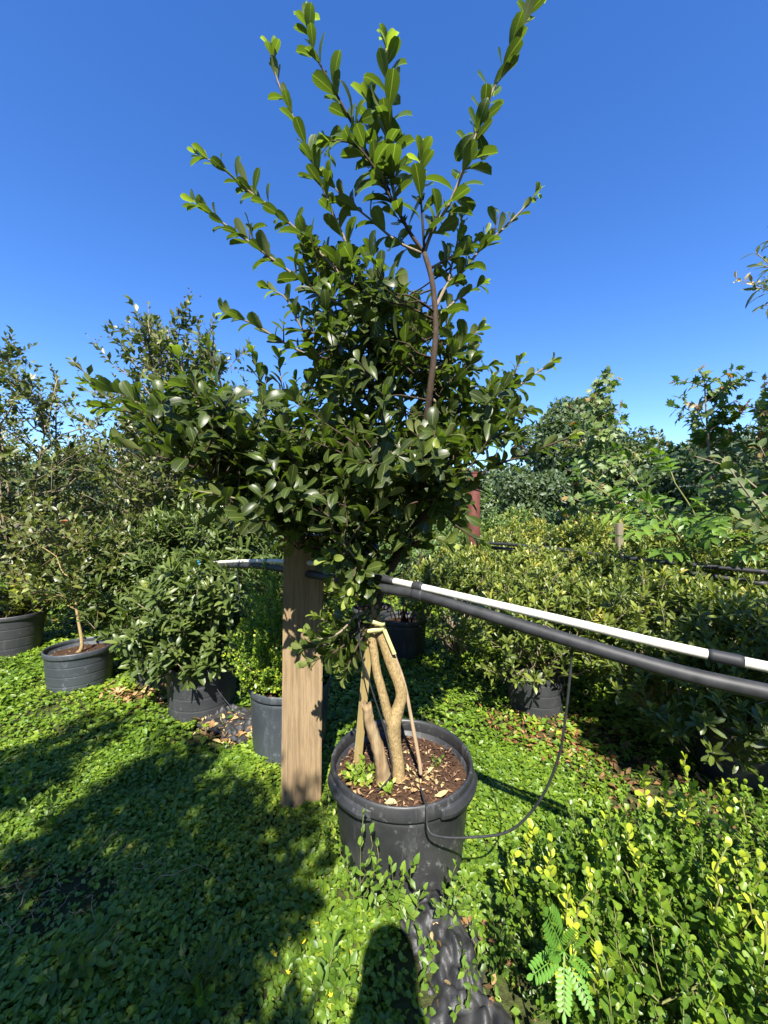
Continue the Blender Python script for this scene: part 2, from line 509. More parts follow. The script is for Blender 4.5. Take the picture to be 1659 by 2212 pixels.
def maple_tpl(curl):
    ang = [-150, -120, -100, -70, -52, -30, -16, 0, 16, 30, 52, 70, 100, 120, 150]
    rad = [0.22, 0.36, 0.25, 0.46, 0.26, 0.44, 0.34, 0.62, 0.34, 0.44, 0.26, 0.46, 0.25, 0.36, 0.22]
    V = [(0, 0.38, 0)]
    for a_, r in zip(ang, rad):
        x, y = r * math.sin(R_(a_)), 0.38 + r * math.cos(R_(a_))
        V.append((x, y, -curl * (x * x + (y - 0.4) ** 2) * 1.3 + 0.04 * math.sin(7 * a_)))
    V.append((0, 0.0, 0.0))
    T = [(0, i + 1, i) for i in range(1, len(ang))]
    T += [(0, 1, len(V) - 1), (0, len(V) - 1, len(ang))]
    V = np.array(V, float)
    return V, np.array(T, np.int32)[:, ::-1].copy(), np.zeros((len(V), 2)) + 0.5


class Kind:
    def __init__(s, name, tpls, mat):
        s.name, s.tpls, s.mat, s.cache = name, tpls, mat, {}

    def part_mesh(s, v, tint):
        k = (v, int(np.clip(tint, 0, 0.999) * 7))
        if k not in s.cache:
            V, T, U = s.tpls[v]
            s.cache[k] = np_mesh(s.name, V, T, s.mat, U, np.full(len(V), (k[1] + 0.5) / 7))
        return s.cache[k]


def variants(n, w, a, b, folds=(0.12, 0.25), curls=(0.1, 0.3), k=4, tw=0.25):
    out = []
    for i in range(k):
        f = i / max(1, k - 1)
        out.append(leaf_tpl(n, w * (0.92 + 0.16 * ((i * 7) % 3) / 2), a, b, folds[0] + (folds[1] - folds[0]) * ((i * 3) % k) / k,
                            curls[0] + (curls[1] - curls[0]) * f, tw * (f - 0.5) * 2))
    return out


def pinnate(nl, w, a, b, ll, n=2, curl=0.25, spread=65):
    items = []
    for i in range(nl):
        y = 0.28 + 0.62 * i / max(1, nl - 1)
        L = ll * (0.8 + 0.35 * math.sin(math.pi * (i + 0.6) / (nl + 0.6)))
        for s in (-1, 1):
            items.append((leaf_tpl(n, w, a, b, 0.15, curl), 0, y, s * R_(spread - 12 * i / nl), L, -0.06 * y))
    items.append((leaf_tpl(n, w, a, b, 0.15, curl), 0, 0.95, 0.0, ll * 1.1, -0.06))
    return compound_tpl(items)


KIND = {
    'main': Kind('leaf', variants(4, 0.48, 1.05, 0.50, (0.10, 0.26), (0.08, 0.50), 5), MAT['main']),
    'azalea': Kind('leaf', variants(2, 0.29, 0.9, 0.6, (0.1, 0.25), (0.0, 0.25)), MAT['azalea']),
    'azalea_green': Kind('leaf', variants(2, 0.36, 0.8, 0.65), MAT['azalea_green']),
    'whorl': Kind('leaf', variants(3, 0.32, 0.85, 0.7, (0.1, 0.25), (0.1, 0.4)), MAT['whorl']),
    'whorl2': Kind('leaf', variants(2, 0.26, 0.85, 0.7, (0.1, 0.25), (0.1, 0.35)), MAT['whorl']),
    'box': Kind('leaf', variants(4, 0.62, 0.62, 0.42, (0.08, 0.25), (0.0, 0.3)), MAT['box']),
    'boxfine': Kind('leaf', variants(2, 0.58, 0.8, 0.55, (0.08, 0.2), (0.0, 0.25)), MAT['box']),
    'myrtle': Kind('leaf', variants(1, 0.5, 0.7, 0.7, (0.1, 0.25), (0.05, 0.3)), MAT['myrtle']),
    'myrtle2': Kind('leaf', variants(2, 0.46, 0.7, 0.7, (0.1, 0.25), (0.05, 0.3)), MAT['myrtle']),
    'yellow': Kind('leaf', variants(2, 0.5, 0.7, 0.7, (0.1, 0.25), (0.15, 0.45)), MAT['yellow']),
    'far': Kind('leaf', variants(1, 0.6, 0.7, 0.6, (0.1, 0.25), (0.05, 0.3)), MAT['far']),
    'maple': Kind('leaf', [maple_tpl(0.2), maple_tpl(0.5), maple_tpl(0.9)], MAT['maple']),
    'pinnate': Kind('leaf', [pinnate(3, 0.36, 0.7, 0.9, 0.50, 3, 0.25, 62), pinnate(3, 0.38, 0.7, 0.9, 0.46, 3, 0.4, 70)], MAT['lime']),
    'feather': Kind('leaf', [pinnate(8, 0.46, 0.6, 0.5, 0.19, 2, 0.05, 68), pinnate(8, 0.46, 0.6, 0.5, 0.18, 2, 0.15, 75)], MAT['feather']),
    'matte': Kind('leaf', variants(3, 0.68, 0.55, 0.75, (0.05, 0.2), (0.1, 0.4)), MAT['matte']),
    'willow': Kind('leaf', variants(3, 0.22, 0.6, 0.8, (0.1, 0.25), (0.15, 0.5)), MAT['far']),
    'weed': Kind('leaf', variants(2, 0.5, 0.55, 0.8, (0.1, 0.25), (0.05, 0.35)), MAT['lime']),
    'cover': Kind('leaf', variants(1, 0.62, 0.55, 0.7, (0.1, 0.3), (0.05, 0.3)), MAT['cover']),
    'cover2': Kind('leaf', variants(2, 0.58, 0.6, 0.75, (0.1, 0.3), (0.05, 0.35)), MAT['cover']),
    'dry': Kind('leaf', variants(2, 0.5, 0.7, 0.7, (0.1, 0.5), (-0.4, 0.4)), MAT['dry']),
    'mulch': Kind('chip', variants(1, 0.35, 0.4, 0.4, (0.0, 0.2), (-0.2, 0.2)), MAT['red_mulch']),
    'chip': Kind('chip', variants(1, 0.30, 0.35, 0.35, (0.0, 0.3), (-0.15, 0.2)), MAT['chip']),
}


def frames(d, n):
    d = d / (np.linalg.norm(d, axis=1)[:, None] + 1e-9)
    s = np.cross(d, n)
    s /= np.linalg.norm(s, axis=1)[:, None] + 1e-9
    n2 = np.cross(s, d)
    return np.stack([s, d, n2], axis=2)


def unit(v):
    v = np.asarray(v, float)
    return v / (np.linalg.norm(v) + 1e-9)


def rand_dirs(n):
    v = rng.normal(size=(n, 3))
    return v / np.linalg.norm(v, axis=1)[:, None]


def join_leaves(kind, pos, Rm, size, tint, origin, var=None):
    """all leaves of one kind as one mesh"""
    if var is None: var = rng.integers(0, len(kind.tpls), len(pos))
    Vs, Ts, Us, Cs, o = [], [], [], [], 0
    for k, (V, T, U) in enumerate(kind.tpls):
        m = np.where(var == k)[0]
        if not len(m): continue
        W = np.einsum('nij,vj->nvi', Rm[m] * size[m][:, None, None], V) + (pos[m] - origin)[:, None, :]
        nv = len(V)
        Vs.append(W.reshape(-1, 3))
        Ts.append((T[None] + (np.arange(len(m)) * nv)[:, None, None]).reshape(-1, 3) + o)
        Us.append(np.tile(U, (len(m), 1)))
        Cs.append(np.repeat(tint[m], nv))
        o += nv * len(m)
    return np_mesh('foliage', np.vstack(Vs), np.vstack(Ts), kind.mat, np.vstack(Us), np.concatenate(Cs))


class Plant:
    def __init__(s, name, label, cat, loc, group=None, bark='bark_grey'):
        s.name, s.label, s.cat, s.loc, s.group = name, label, cat, np.array(loc, float), group
        s.leaf, s.tubes, s.bark = {}, [], MAT[bark]
        s.named = []            # (part name, arrays, material)

    def add(s, kind, pos, Rm, size, tint):
        s.leaf.setdefault(kind, []).append((pos, Rm, size, tint))

    def tube(s, pts, r0, r1, n=5, name=None, mat=None):
        pts = np.asarray(pts, float)
        A = tube_arrays(pts, np.linspace(r0, r1, len(pts)), n)
        if name: s.named.append((name, A, mat or s.bark))
        else: s.tubes.append(A)

    def shoot(s, kind, pts, n, L, s0=0.15, s1=1.0, spread=(70, 25), mode='spiral', up=0.2, nup=0.5, jit=0.18, tint=(0.3, 0.6), taper=0.75, tiplight=0.15):
        pts = np.asarray(pts, float)
        seg = np.linalg.norm(np.diff(pts, axis=0), axis=1)
        cum = np.concatenate([[0], np.cumsum(seg)]) / (seg.sum() + 1e-9)
        if mode == 'opposite':
            k = max(1, n // 2)
            q = np.repeat(np.linspace(s0, s1, k), 2)
            phi = np.repeat(np.arange(k) * (np.pi / 2), 2) + np.tile([0, np.pi], k)
        else:
            q = np.linspace(s0, s1, n)
            phi = np.arange(n) * 2.4
        n = len(q)
        q = np.clip(q + rng.normal(0, 0.012, n), 0, 1)
        phi = phi + rng.uniform(0, 6.28) + rng.normal(0, 0.3, n)
        pos = np.stack([np.interp(q, cum, pts[:, i]) for i in range(3)], 1)
        tg = np.gradient(pts, axis=0)
        t = np.stack([np.interp(q, cum, tg[:, i]) for i in range(3)], 1)
        t /= np.linalg.norm(t, axis=1)[:, None] + 1e-9
        ref = np.where(np.abs(t[:, 2:3]) < 0.9, np.array([[0, 0, 1.0]]), np.array([[1.0, 0, 0]]))
        a = np.cross(t, ref); a /= np.linalg.norm(a, axis=1)[:, None]
        b = np.cross(t, a)
        rad = a * np.cos(phi)[:, None] + b * np.sin(phi)[:, None]
        an = np.radians(np.interp(q, [s0, s1], spread) + rng.normal(0, 10, n))
        d = t * np.cos(an)[:, None] + rad * np.sin(an)[:, None] + np.array([0, 0, up]) + rng.normal(0, jit, (n, 3))
        nn = t + np.array([0, -0.25 * nup, nup]) + rng.normal(0, jit * 1.3, (n, 3)) - rad * 0.15
        size = L * np.interp(q, [s0, s1], [1.0, taper]) * rng.uniform(0.72, 1.15, n)
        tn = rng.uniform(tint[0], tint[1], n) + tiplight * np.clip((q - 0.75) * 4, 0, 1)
        s.add(kind, pos, frames(d, nn), size, np.clip(tn, 0.0, 1.0))

    def finish(s, parts=100, stem='stem'):
        root = empty(s.name, s.loc, s.label, s.cat, s.group)
        if s.tubes:
            V, T = merge(s.tubes)
            link(stem, np_mesh(stem, V - s.loc, T, s.bark), root)
        for nm, (V, T), mat in s.named:
            link(nm, np_mesh(nm, V - s.loc, T, mat), root)
        tot = sum(len(x[0]) for v in s.leaf.values() for x in v)
        for kn, lst in s.leaf.items():
            kind = KIND[kn]
            pos = np.vstack([x[0] for x in lst]); Rm = np.concatenate([x[1] for x in lst])
            size = np.concatenate([x[2] for x in lst]); tint = np.concatenate([x[3] for x in lst])
            var = rng.integers(0, len(kind.tpls), len(pos))
            keep = np.ones(len(pos), bool)
            want = int(round(parts * len(pos) / max(1, tot)))
            if want > 0:
                c = pos + Rm[:, :, 1] * size[:, None] * 0.5
                Y = np.maximum(c[:, 1], 0.05)
                u = 829.5 + FPX * c[:, 0] / Y; v = 1106 - FPX * (c[:, 2] - CAM_H) / Y
                ok = (c[:, 1] > 0.3) & (u > 5) & (u < 1654) & (v > 5) & (v < 2207)
                view = c - np.array([0, 0, CAM_H]); view /= np.linalg.norm(view, axis=1)[:, None]
                face = np.abs((view * Rm[:, :, 2]).sum(1))
                cell = np.maximum(4.0, np.median(size / Y) * FPX * 0.45)
                key = np.floor(u / cell).astype(int) * 10000 + np.floor(v / cell).astype(int)
                order = np.argsort(Y)
                order = order[ok[order]]
                _, first = np.unique(key[order], return_index=True)
                cand = order[first]
                score = (size[cand] / Y[cand]) ** 2 * (0.25 + face[cand])
                if len(pos) <= want:
                    sel = np.arange(len(pos))
                else:
                    sel = cand[np.argsort(-score)][:want]
                for i in sel:
                    o = bpy.data.objects.new('leaf', kind.part_mesh(int(var[i]), float(tint[i])))
                    o.parent = root
                    M = np.eye(4); M[:3, :3] = Rm[i] * size[i]; M[:3, 3] = pos[i] - s.loc
                    o.matrix_basis = Matrix(M.tolist())
                    COL.objects.link(o)
                keep[sel] = False
            if keep.any():
                o = link('foliage', join_leaves(kind, pos[keep], Rm[keep], size[keep], tint[keep], s.loc, var[keep]), root)
                o['kind'] = 'stuff'
        return root


def curve_to(a, b, sag=0.0, k=6, wig=0.02):
    t = np.linspace(0, 1, k)[:, None]
    a, b = np.asarray(a, float), np.asarray(b, float)
    L = np.linalg.norm(b - a)
    mid = np.zeros((k, 3)); mid[1:-1] = rng.normal(0, wig * L, (k - 2, 3))
    p = a * (1 - t) + b * t + mid
    p[:, 2] += sag * L * 4 * (t[:, 0] * (1 - t[:, 0]))
    return p


def in_blobs(blobs, n, shell=0.35):
    """n points in the outer shell of a union of ellipsoids, and their outward directions"""
    w = np.array([b[1][0] * b[1][1] + b[1][1] * b[1][2] + b[1][0] * b[1][2] for b in blobs]); w = w / w.sum()
    pts, outs = [], []
    for (c, r), k in zip(blobs, rng.multinomial(n, w)):
        d = rand_dirs(k)
        rad = 1 - np.abs(rng.normal(0, shell, k))
        rad = np.clip(rad, 0.1, 1.08)
        pts.append(np.array(c) + d * np.array(r) * rad[:, None])
        o = d / np.array(r); outs.append(o / np.linalg.norm(o, axis=1)[:, None])
    return np.vstack(pts), np.vstack(outs)


def bush(pl, kind, blobs, base, nshoots, nleaf, L, slen, stems=24, shell=0.3, upb=0.5, spread=(80, 20), mode='spiral', tint=(0.2, 0.6),
         stemr=(0.008, 0.003), s0=0.3, zmin=0.05, nup=0.5, tiplight=0.15, toplight=0.15, shootvar=0.08):
    pts, outs = in_blobs(blobs, nshoots, shell)
    zt = max(c[2] + r[2] for c, r in blobs); zb = min(c[2] - r[2] for c, r in blobs)
    for i in range(len(pts)):
        if pts[i][2] < zmin: continue
        d = unit(outs[i] * (1 - upb * 0.5) + np.array([0, 0, upb]) + rng.normal(0, 0.28, 3))
        l = slen * rng.uniform(0.6, 1.3)
        p = np.array([pts[i] - d * l * 0.7, pts[i] - d * l * 0.3 + rng.normal(0, 0.04 * l, 3), pts[i] + d * l * 0.3])
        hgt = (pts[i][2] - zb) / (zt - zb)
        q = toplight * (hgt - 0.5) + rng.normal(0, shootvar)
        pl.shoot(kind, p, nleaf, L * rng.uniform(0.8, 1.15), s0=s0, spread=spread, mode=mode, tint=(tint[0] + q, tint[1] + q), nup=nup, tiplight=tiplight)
        if i % 2 == 0: pl.tube(p, stemr[1], stemr[1] * 0.5, 4)
    for i in rng.choice(len(pts), min(stems, len(pts)), replace=False):
        b = np.array(base) + np.append(rng.normal(0, 0.03, 2), 0)
        pl.tube(curve_to(b, pts[i], 0.08, 6, 0.04), stemr[0], stemr[1], 5)


# ------------------------------------------------------------------ ground
def build_ground():
    s = np.concatenate([-np.geomspace(1, 90, 50)[::-1] * 2.2, np.linspace(-2.1, 2.1, 60), np.geomspace(1, 90, 50) * 2.2])
    xs = s; ys = s + 2.0
    X, Y = np.meshgrid(xs, ys)
    Z = ground_z(X, Y) * np.clip(1.5 - np.hypot(X, Y) / 30, 0, 1)
    n = len(s)
    V = np.stack([X, Y, Z], -1).reshape(-1, 3)
    i = np.arange(n - 1)
    I, J = np.meshgrid(i, i)
    a = (J * n + I).ravel()
    T = np.vstack([np.stack([a, a + 1, a + n + 1], 1), np.stack([a, a + n + 1, a + n], 1)])
    o = link('ground', np_mesh('ground', V, T, MAT['ground']))
    tag(o, kind='structure')


build_ground()

# places where weeds do not grow (x, y, radius)
BARE = []


def scatter_cover():
    """creeping weeds that carpet the ground"""
    P0, S0, H0 = [], [], []

    def zone(n, y0, y1, xl, xr, smin, smax, hmax):
        y = np.sqrt(rng.uniform(y0 ** 2, y1 ** 2, n))
        x = rng.uniform(xl, xr, n) * y
        P0.append(np.stack([x, y], 1)); S0.append(rng.uniform(smin, smax, n)); H0.append(np.full(n, hmax))
    zone(122000, 0.75, 2.3, -1.45, 1.3, 0.015, 0.034, 0.05)
    zone(112000, 2.2, 4.6, -1.9, 1.5, 0.022, 0.05, 0.065)
    zone(62000, 4.5, 10, -2.0, 1.9, 0.06, 0.12, 0.12)
    zone(24000, 10, 30, -2.0, 1.8, 0.15, 0.35, 0.25)
    p = np.vstack(P0); s = np.concatenate(S0); h = np.concatenate(H0)
    keep = np.ones(len(p), bool)
    for (bx, by, br, f) in BARE:
        dd = np.hypot(p[:, 0] - bx, p[:, 1] - by) + (vnoise(p[:, 0], p[:, 1], 0.06, 9) - 0.5) * br * 0.8
        keep &= ~((dd < br) & (rng.random(len(p)) < f))
    thin = vnoise(p[:, 0], p[:, 1], 0.16, 21) * 0.6 + vnoise(p[:, 0], p[:, 1], 0.05, 23) * 0.4
    keep &= rng.random(len(p)) < np.clip(0.35 + thin * 1.3, 0, 1)
    p, s, h = p[keep], s[keep], h[keep]
    n = len(p)
    mound = vnoise(p[:, 0], p[:, 1], 0.13, 31)
    z = ground_z(p[:, 0], p[:, 1]) + h * (0.15 + 0.9 * mound) * rng.uniform(0.25, 1.0, n)
    pos = np.stack([p[:, 0], p[:, 1], z], 1)
    az = rng.uniform(0, 2 * np.pi, n)
    d = np.stack([np.cos(az), np.sin(az), rng.normal(0.15, 0.35, n)], 1)
    nn = np.stack([rng.normal(0, 0.35, n), rng.normal(-0.15, 0.35, n), np.ones(n)], 1)
    big = vnoise(p[:, 0], p[:, 1], 0.5, 41)
    s = s * (0.75 + 0.5 * vnoise(p[:, 0], p[:, 1], 0.3, 43))
    tint = np.clip(0.15 + 0.35 * big + rng.normal(0.10, 0.17, n) + 0.15 * mound, 0, 1)
    Rm = frames(d, nn)
    near = p[:, 1] < 1.9
    for nm, m, kd in (('ground_cover', near, 'cover2'), ('ground_cover', ~near, 'cover')):
        o = link(nm, join_leaves(KIND[kd], pos[m], Rm[m], s[m], tint[m], np.zeros(3)))
        tag(o, 'low creeping green weeds carpeting the ground in the foreground' if kd == 'cover2' else 'low green weeds covering the ground between the pots farther back', 'ground cover', kind='stuff')


def patch(name, label, cat, kind, c, r, n, s, tint, hmax=0.02, parent=None, origin=None, zbase=None, flat=0.25):
    """loose leaves or chips lying in a patch"""
    a = rng.uniform(0, 2 * np.pi, n); q = np.sqrt(rng.random(n)) * (0.75 + 0.5 * vnoise(np.cos(a) * 3, np.sin(a) * 3, 0.9, int(n)))
    x = c[0] + np.cos(a) * q * r[0]; y = c[1] + np.sin(a) * q * r[1]
    z = (ground_z(x, y) if zbase is None else zbase) + rng.uniform(0.003, hmax, n)
    az = rng.uniform(0, 2 * np.pi, n)
    d = np.stack([np.cos(az), np.sin(az), rng.normal(0, flat, n)], 1)
    nn = np.stack([rng.normal(0, flat, n), rng.normal(0, flat, n), np.ones(n)], 1)
    org = np.zeros(3) if origin is None else np.array(origin, float)
    me = join_leaves(KIND[kind], np.stack([x, y, z], 1), frames(d, nn), rng.uniform(s[0], s[1], n), rng.uniform(tint[0], tint[1], n), org)
    o = link(name, me, parent)
    return tag(o, label, cat, kind='stuff')


# ------------------------------------------------------------------ pots
def pot(name, label, x, y, r, h, mat, fill=0.06, grooves=0, taper=0.87, group=None, rz=0.0, z0=-0.02, wob=0.006, rim_h=0.035, lug=False, chips=120):
    root = empty(name, (x, y, z0), label, 'plant pot', group)
    root.rotation_euler.z = rz
    rb = r * taper
    prof = [(0.0, 0.004), (rb * 0.97, 0.004), (rb, 0.014)]
    m = 84 if grooves else 10
    for i in range(1, m + 1):
        t = i / m
        rr = rb + (r * 0.965 - rb) * t
        zz = 0.014 + (h - rim_h - 0.014) * t
        if grooves:
            f = (t * grooves) % 1.0
            if f < 0.05 and 0.05 < t < 0.98: rr -= 0.0022
        prof.append((rr, zz))
    prof.append((r * 0.93, h - rim_h)); 
    prof += [(r * 0.925, h - fill - 0.02), (0.0, h - fill - 0.02)]
    link('wall', lathe('pot_wall', prof, mat, wob=wob), root)
    rp = [(r * 0.955, h - rim_h - 0.004), (r * 1.0, h - rim_h - 0.006), (r * 1.012, h - rim_h), (r * 1.006, h - 0.008), (r * 0.998, h - 0.001),
          (r * 0.985, h + 0.001), (r * 0.958, h - 0.004), (r * 0.950, h - 0.014), (r * 0.945, h - fill * 0.6)]
    rim = link('rim', lathe('pot_rim', rp, mat, wob=wob, close=True), root)
    if lug:
        for a0, a1 in ((186, 246), (296, 356)):
            V, F = [], []
            K = 18
            for i in range(K + 1):
                a = R_(a0 + (a1 - a0) * i / K)
                e = min(1.0, min(i, K - i) / 2.5)
                g = 0.006 + 0.014 * e
                for rr, zz in ((r * 0.99, h - 0.022), (r + g * 0.55, h - 0.030), (r + g, h - rim_h + 0.002), (r + g * 0.9, h - rim_h - 0.010), (r * 0.97, h - rim_h - 0.012)):
                    V.append((rr * math.cos(a), rr * math.sin(a), zz))
            for i in range(K):
                for j in range(4):
                    F.append((i * 5 + j, (i + 1) * 5 + j, (i + 1) * 5 + j + 1, i * 5 + j + 1))
            F += [(0, 1, 2, 3, 4), tuple(K * 5 + j for j in (4, 3, 2, 1, 0))]
            link('grip', py_mesh('grip', V, F, mat, smooth=False), rim)
    zs = h - fill
    K, V, F = 26, [(0, 0, zs + 0.012)], []
    for ri in range(1, 9):
        for j in range(K):
            a = 2 * math.pi * j / K
            q = r * 0.935 * ri / 8
            V.append((q * math.cos(a), q * math.sin(a), zs + 0.012 * (1 - (ri / 8) ** 2) + 0.008 * mnoise.noise((q * math.cos(a) * 18 + x * 7, q * math.sin(a) * 18, 1.3))))
    for j in range(K): F.append((0, 1 + j, 1 + (j + 1) % K))
    for ri in range(7):
        for j in range(K):
            o = 1 + ri * K; k = (j + 1) % K
            F.append((o + j, o + K + j, o + K + k, o + k))
    soil = link('potting_mix', py_mesh('potting_mix', V, F, MAT['soil']), root)
    if chips:
        o = patch('bark_chips', None, None, 'chip', (x, y), (r * 0.86, r * 0.86), chips, (0.010, 0.034), (0.0, 1.0), 0.012, soil, (x, y, z0), z0 + zs + 0.008, 0.3)
    return root


PX, PY, PR = 0.073, 1.60, 0.288
main_pot = pot('nursery_pot', 'large black nursery pot holding the tall staked shrub', PX, PY, PR, 0.41, MAT['pot_black'],
               fill=0.075, taper=0.85, lug=True, rim_h=0.05, chips=900, wob=0.004, group=None)
SOIL_Z = -0.02 + 0.41 - 0.075
o = patch('leaf_debris', None, None, 'dry', (PX + 0.07, PY - 0.06), (0.085, 0.07), 55, (0.012, 0.035), (0.75, 1.0), 0.016, main_pot, (PX, PY, -0.02), SOIL_Z + 0.010, 0.3)
o = patch('leaf_debris', None, None, 'dry', (PX - 0.02, PY - 0.02), (0.21, 0.21), 70, (0.010, 0.024), (0.5, 1.0), 0.014, main_pot, (PX, PY, -0.02), SOIL_Z + 0.010, 0.3)
# fallen leaves in the big pot
FL = ['pale yellow dry leaf near the drip tube in the big pot', 'orange dry leaf at the right wall inside the big pot', 'brown curled leaf at the front rim inside the big pot', 'cream leaf scrap right behind the trunk base', 'orange-tan leaf at the back right of the big pot', 'pale leaf beside the wooden stake foot', 'cream leaf just in front of the seedlings', 'tan leaf at the foot of the thin cane', 'tan leaf at the left wall inside the big pot']
for k, (u, v, s, t) in enumerate([(938, 1720, 0.05, 0.95), (1000, 1640, 0.045, 0.7), (880, 1745, 0.045, 0.55), (870, 1625, 0.04, 0.98), (955, 1610, 0.05, 0.75),
                                  (780, 1660, 0.04, 0.95), (830, 1735, 0.05, 1.0), (905, 1690, 0.04, 0.9), (760, 1690, 0.045, 0.8)]):
    Yk = (CAM_H - SOIL_Z - 0.015) * FPX / (v - 1106)
    p = P(u, v, Yk)
    if math.hypot(p[0] - PX, p[1] - PY) > PR * 0.88: continue
    f = frames(np.array([[math.cos(k * 2.1), math.sin(k * 2.1), 0.1]]), np.array([[0.2 * math.sin(k), -0.2, 1.0]]))[0]
    o = link('fallen_leaf', KIND['dry'].part_mesh(k % 4, t))
    M = np.eye(4); M[:3, :3] = f * s; M[:3, 3] = p
    o.matrix_world = Matrix(M.tolist())
    tag(o, FL[k], 'leaf', 'fallen leaves in the large pot')

GP = 'faded nursery pots under the plants'
pots = [
    ('squat grey-blue pot with scalloped rim holding the thin-trunked sapling', -2.46, 3.12, 0.235, 0.34, 'pot_blue', 4),
    ('dark banded pot cut off by the left edge', -3.72, 3.85, 0.26, 0.42, 'pot_grey', 4),
    ('charcoal banded pot under the broad whorled shrub', -1.30, 2.76, 0.245, 0.37, 'pot_grey', 4),
    ('blue-grey pot half hidden by the wooden post', -0.56, 2.30, 0.235, 0.42, 'pot_blue', 0),
    ('grey ribbed pot standing back between the post and the hedge', 0.20, 3.75, 0.215, 0.40, 'pot_grey', 0),
    ('dark grey pot partly behind the thin-stemmed one', -0.12, 4.15, 0.215, 0.40, 'pot_grey', 0),
    ('grey banded pot under the sunlit end of the azaleas', 1.09, 2.78, 0.21, 0.36, 'pot_grey', 4),
    ('dark pot in black shade under the azaleas at the right edge', 1.92, 2.05, 0.22, 0.36, 'pot_grey', 0),
    ('small dark pot in shade left of the charcoal banded pot', -1.85, 3.15, 0.17, 0.30, 'pot_grey', 0),
]
for lab, x, y, r, h, m, g in pots:
    pot('nursery_pot', lab, x, y, r, h, MAT[m], grooves=g, group=GP, wob=0.012, rz=x, taper=0.88)

# ------------------------------------------------------------------ wooden post, pipes, other hard things
def uvbox_post():
    root = link('wooden_post', bevel_box('wooden_post', (0.186, 0.14, 1.52), MAT['post'], 0.005))
    root.location = (-0.397, 1.885, 0.53)
    root.rotation_euler = (R_(0.4), R_(0.6), R_(9))
    tag(root, 'thick square weathered wooden post in leaf shadow', 'post')


uvbox_post()


def pipe(name, label, pts, r, mat, cat, n=14, k=14, group=None, bands=(), bmat='tape', wig=0.0):
    p = smooth_path(pts, k)
    V, T = tube_arrays(p, r, n)
    c = p.mean(0)
    root = empty(name, c, label, cat, group)
    link('tube', np_mesh('tube', V - c, T, MAT[mat]), root)
    L = np.concatenate([[0], np.cumsum(np.linalg.norm(np.diff(p, axis=0), axis=1))])
    for (ua, ub, dr) in bands:         # taped stretches between two picture columns
        uu = 829.5 + FPX * p[:, 0] / p[:, 1]
        s0, s1 = np.interp([ua, ub], uu, L)
        ss = np.linspace(s0, s1, 8)
        q = np.stack([np.interp(ss, L, p[:, i]) for i in range(3)], 1)
        rr = r + dr * np.array([0.4, 1, 0.9, 1.05, 0.95, 1.0, 1, 0.3])
        V, T = tube_arrays(q, rr, n)
        link('tape', np_mesh('tape', V - c, T, MAT[bmat]), root)
    return root


black_pts = [P(428, 1224, 2.95), P(548, 1222, 2.40), P(690, 1244, 1.74), P(770, 1262, 1.55), P(850, 1275, 1.40), P(905, 1284, 1.335), P(1000, 1312, 1.235), P(1235, 1385, 1.05), P(1450, 1448, 0.93), P(1659, 1496, 0.84), P(1900, 1545, 0.74), np.array([1.38, 0.42, 1.0]), np.array([1.82, 0.10, 1.0])]
pipe('irrigation_pipe', 'thick black irrigation pipe sagging across from the post to the right edge', black_pts, 0.0185, 'hose', 'pipe',
     bands=[(893, 915, 0.004)])
white_pts = [P(428, 1217, 2.95), P(548, 1212, 2.40), P(690, 1218, 1.74), P(775, 1238, 1.53), P(850, 1255, 1.41), P(905, 1267, 1.335), P(1000, 1289, 1.235), P(1235, 1344, 1.05), P(1450, 1396, 0.93), P(1659, 1441, 0.84), P(1900, 1490, 0.74), np.array([1.38, 0.42, 1.045]), np.array([1.82, 0.10, 1.045])]
pipe('conduit_pipe', 'slim white pipe with black taped joints running above the black pipe', white_pts, 0.0118, 'conduit', 'pipe',
     bands=[(800, 852, 0.0022), (893, 914, 0.0045), (1528, 1607, 0.0024)])
# blue tape at the far end
e0 = P(430, 1221, 2.94)
o = link('blue_wrap', np_mesh('blue_wrap', *tube_arrays(np.array([P(424, 1221, 2.97), P(430, 1220, 2.94), P(436, 1220, 2.91)]) - e0, [0.030, 0.034, 0.028], 9), MAT['blue']), None, e0)
tag(o, 'scrap of blue tape wrapped round the far left pipe end', 'tape')
# feeder tube hanging in a loop to the pot
drip = [P(1236, 1392, 1.055), P(1232, 1450, 1.07), P(1220, 1560, 1.09), P(1205, 1640, 1.11), P(1165, 1730, 1.14), P(1100, 1795, 1.18), P(1010, 1809, 1.22), P(945, 1806, 1.25),
        P(924, 1788, 1.275), np.array([0.145, 1.30, 0.405]), np.array([0.145, 1.335, 0.385]), P(908, 1700, 1.46)]
pipe('drip_tube', 'thin black drip tube hanging from the pipe in a loop to the big pot', drip, 0.0037, 'hose', 'tube', 8)
drip2 = [P(775, 1290, 1.49), P(778, 1400, 1.46), P(800, 1480, 1.46), P(832, 1580, 1.48), P(846, 1650, 1.46), P(842, 1680, 1.47), P(815, 1710, 1.47)]
pipe('drip_tube', 'thin black tube coming down beside the stake into the big pot', drip2, 0.003, 'hose', 'tube', 7)
drip3 = [P(512, 1226, 2.56), P(522, 1330, 2.50), P(545, 1430, 2.47), P(553, 1530, 2.44), P(520, 1545, 2.46), P(470, 1490, 2.50), P(444, 1440, 2.52)]
pipe('drip_tube', 'thin wire-like tube drooping in front of the charcoal banded pot', drip3, 0.0022, 'hose', 'tube', 6)
hz = [[P(1038, 1172, 4.55), P(1160, 1181, 3.95), P(1290, 1198, 3.45), P(1420, 1213, 3.0), P(1659, 1236, 2.55)], [P(1038, 1180, 4.6), P(1160, 1193, 3.97), P(1290, 1213, 3.47), P(1400, 1226, 3.05), P(1659, 1262, 2.57)]]
pipe('irrigation_pipe', 'upper of two black pipes threading through the azaleas', hz[0], 0.016, 'hose', 'pipe', 10)
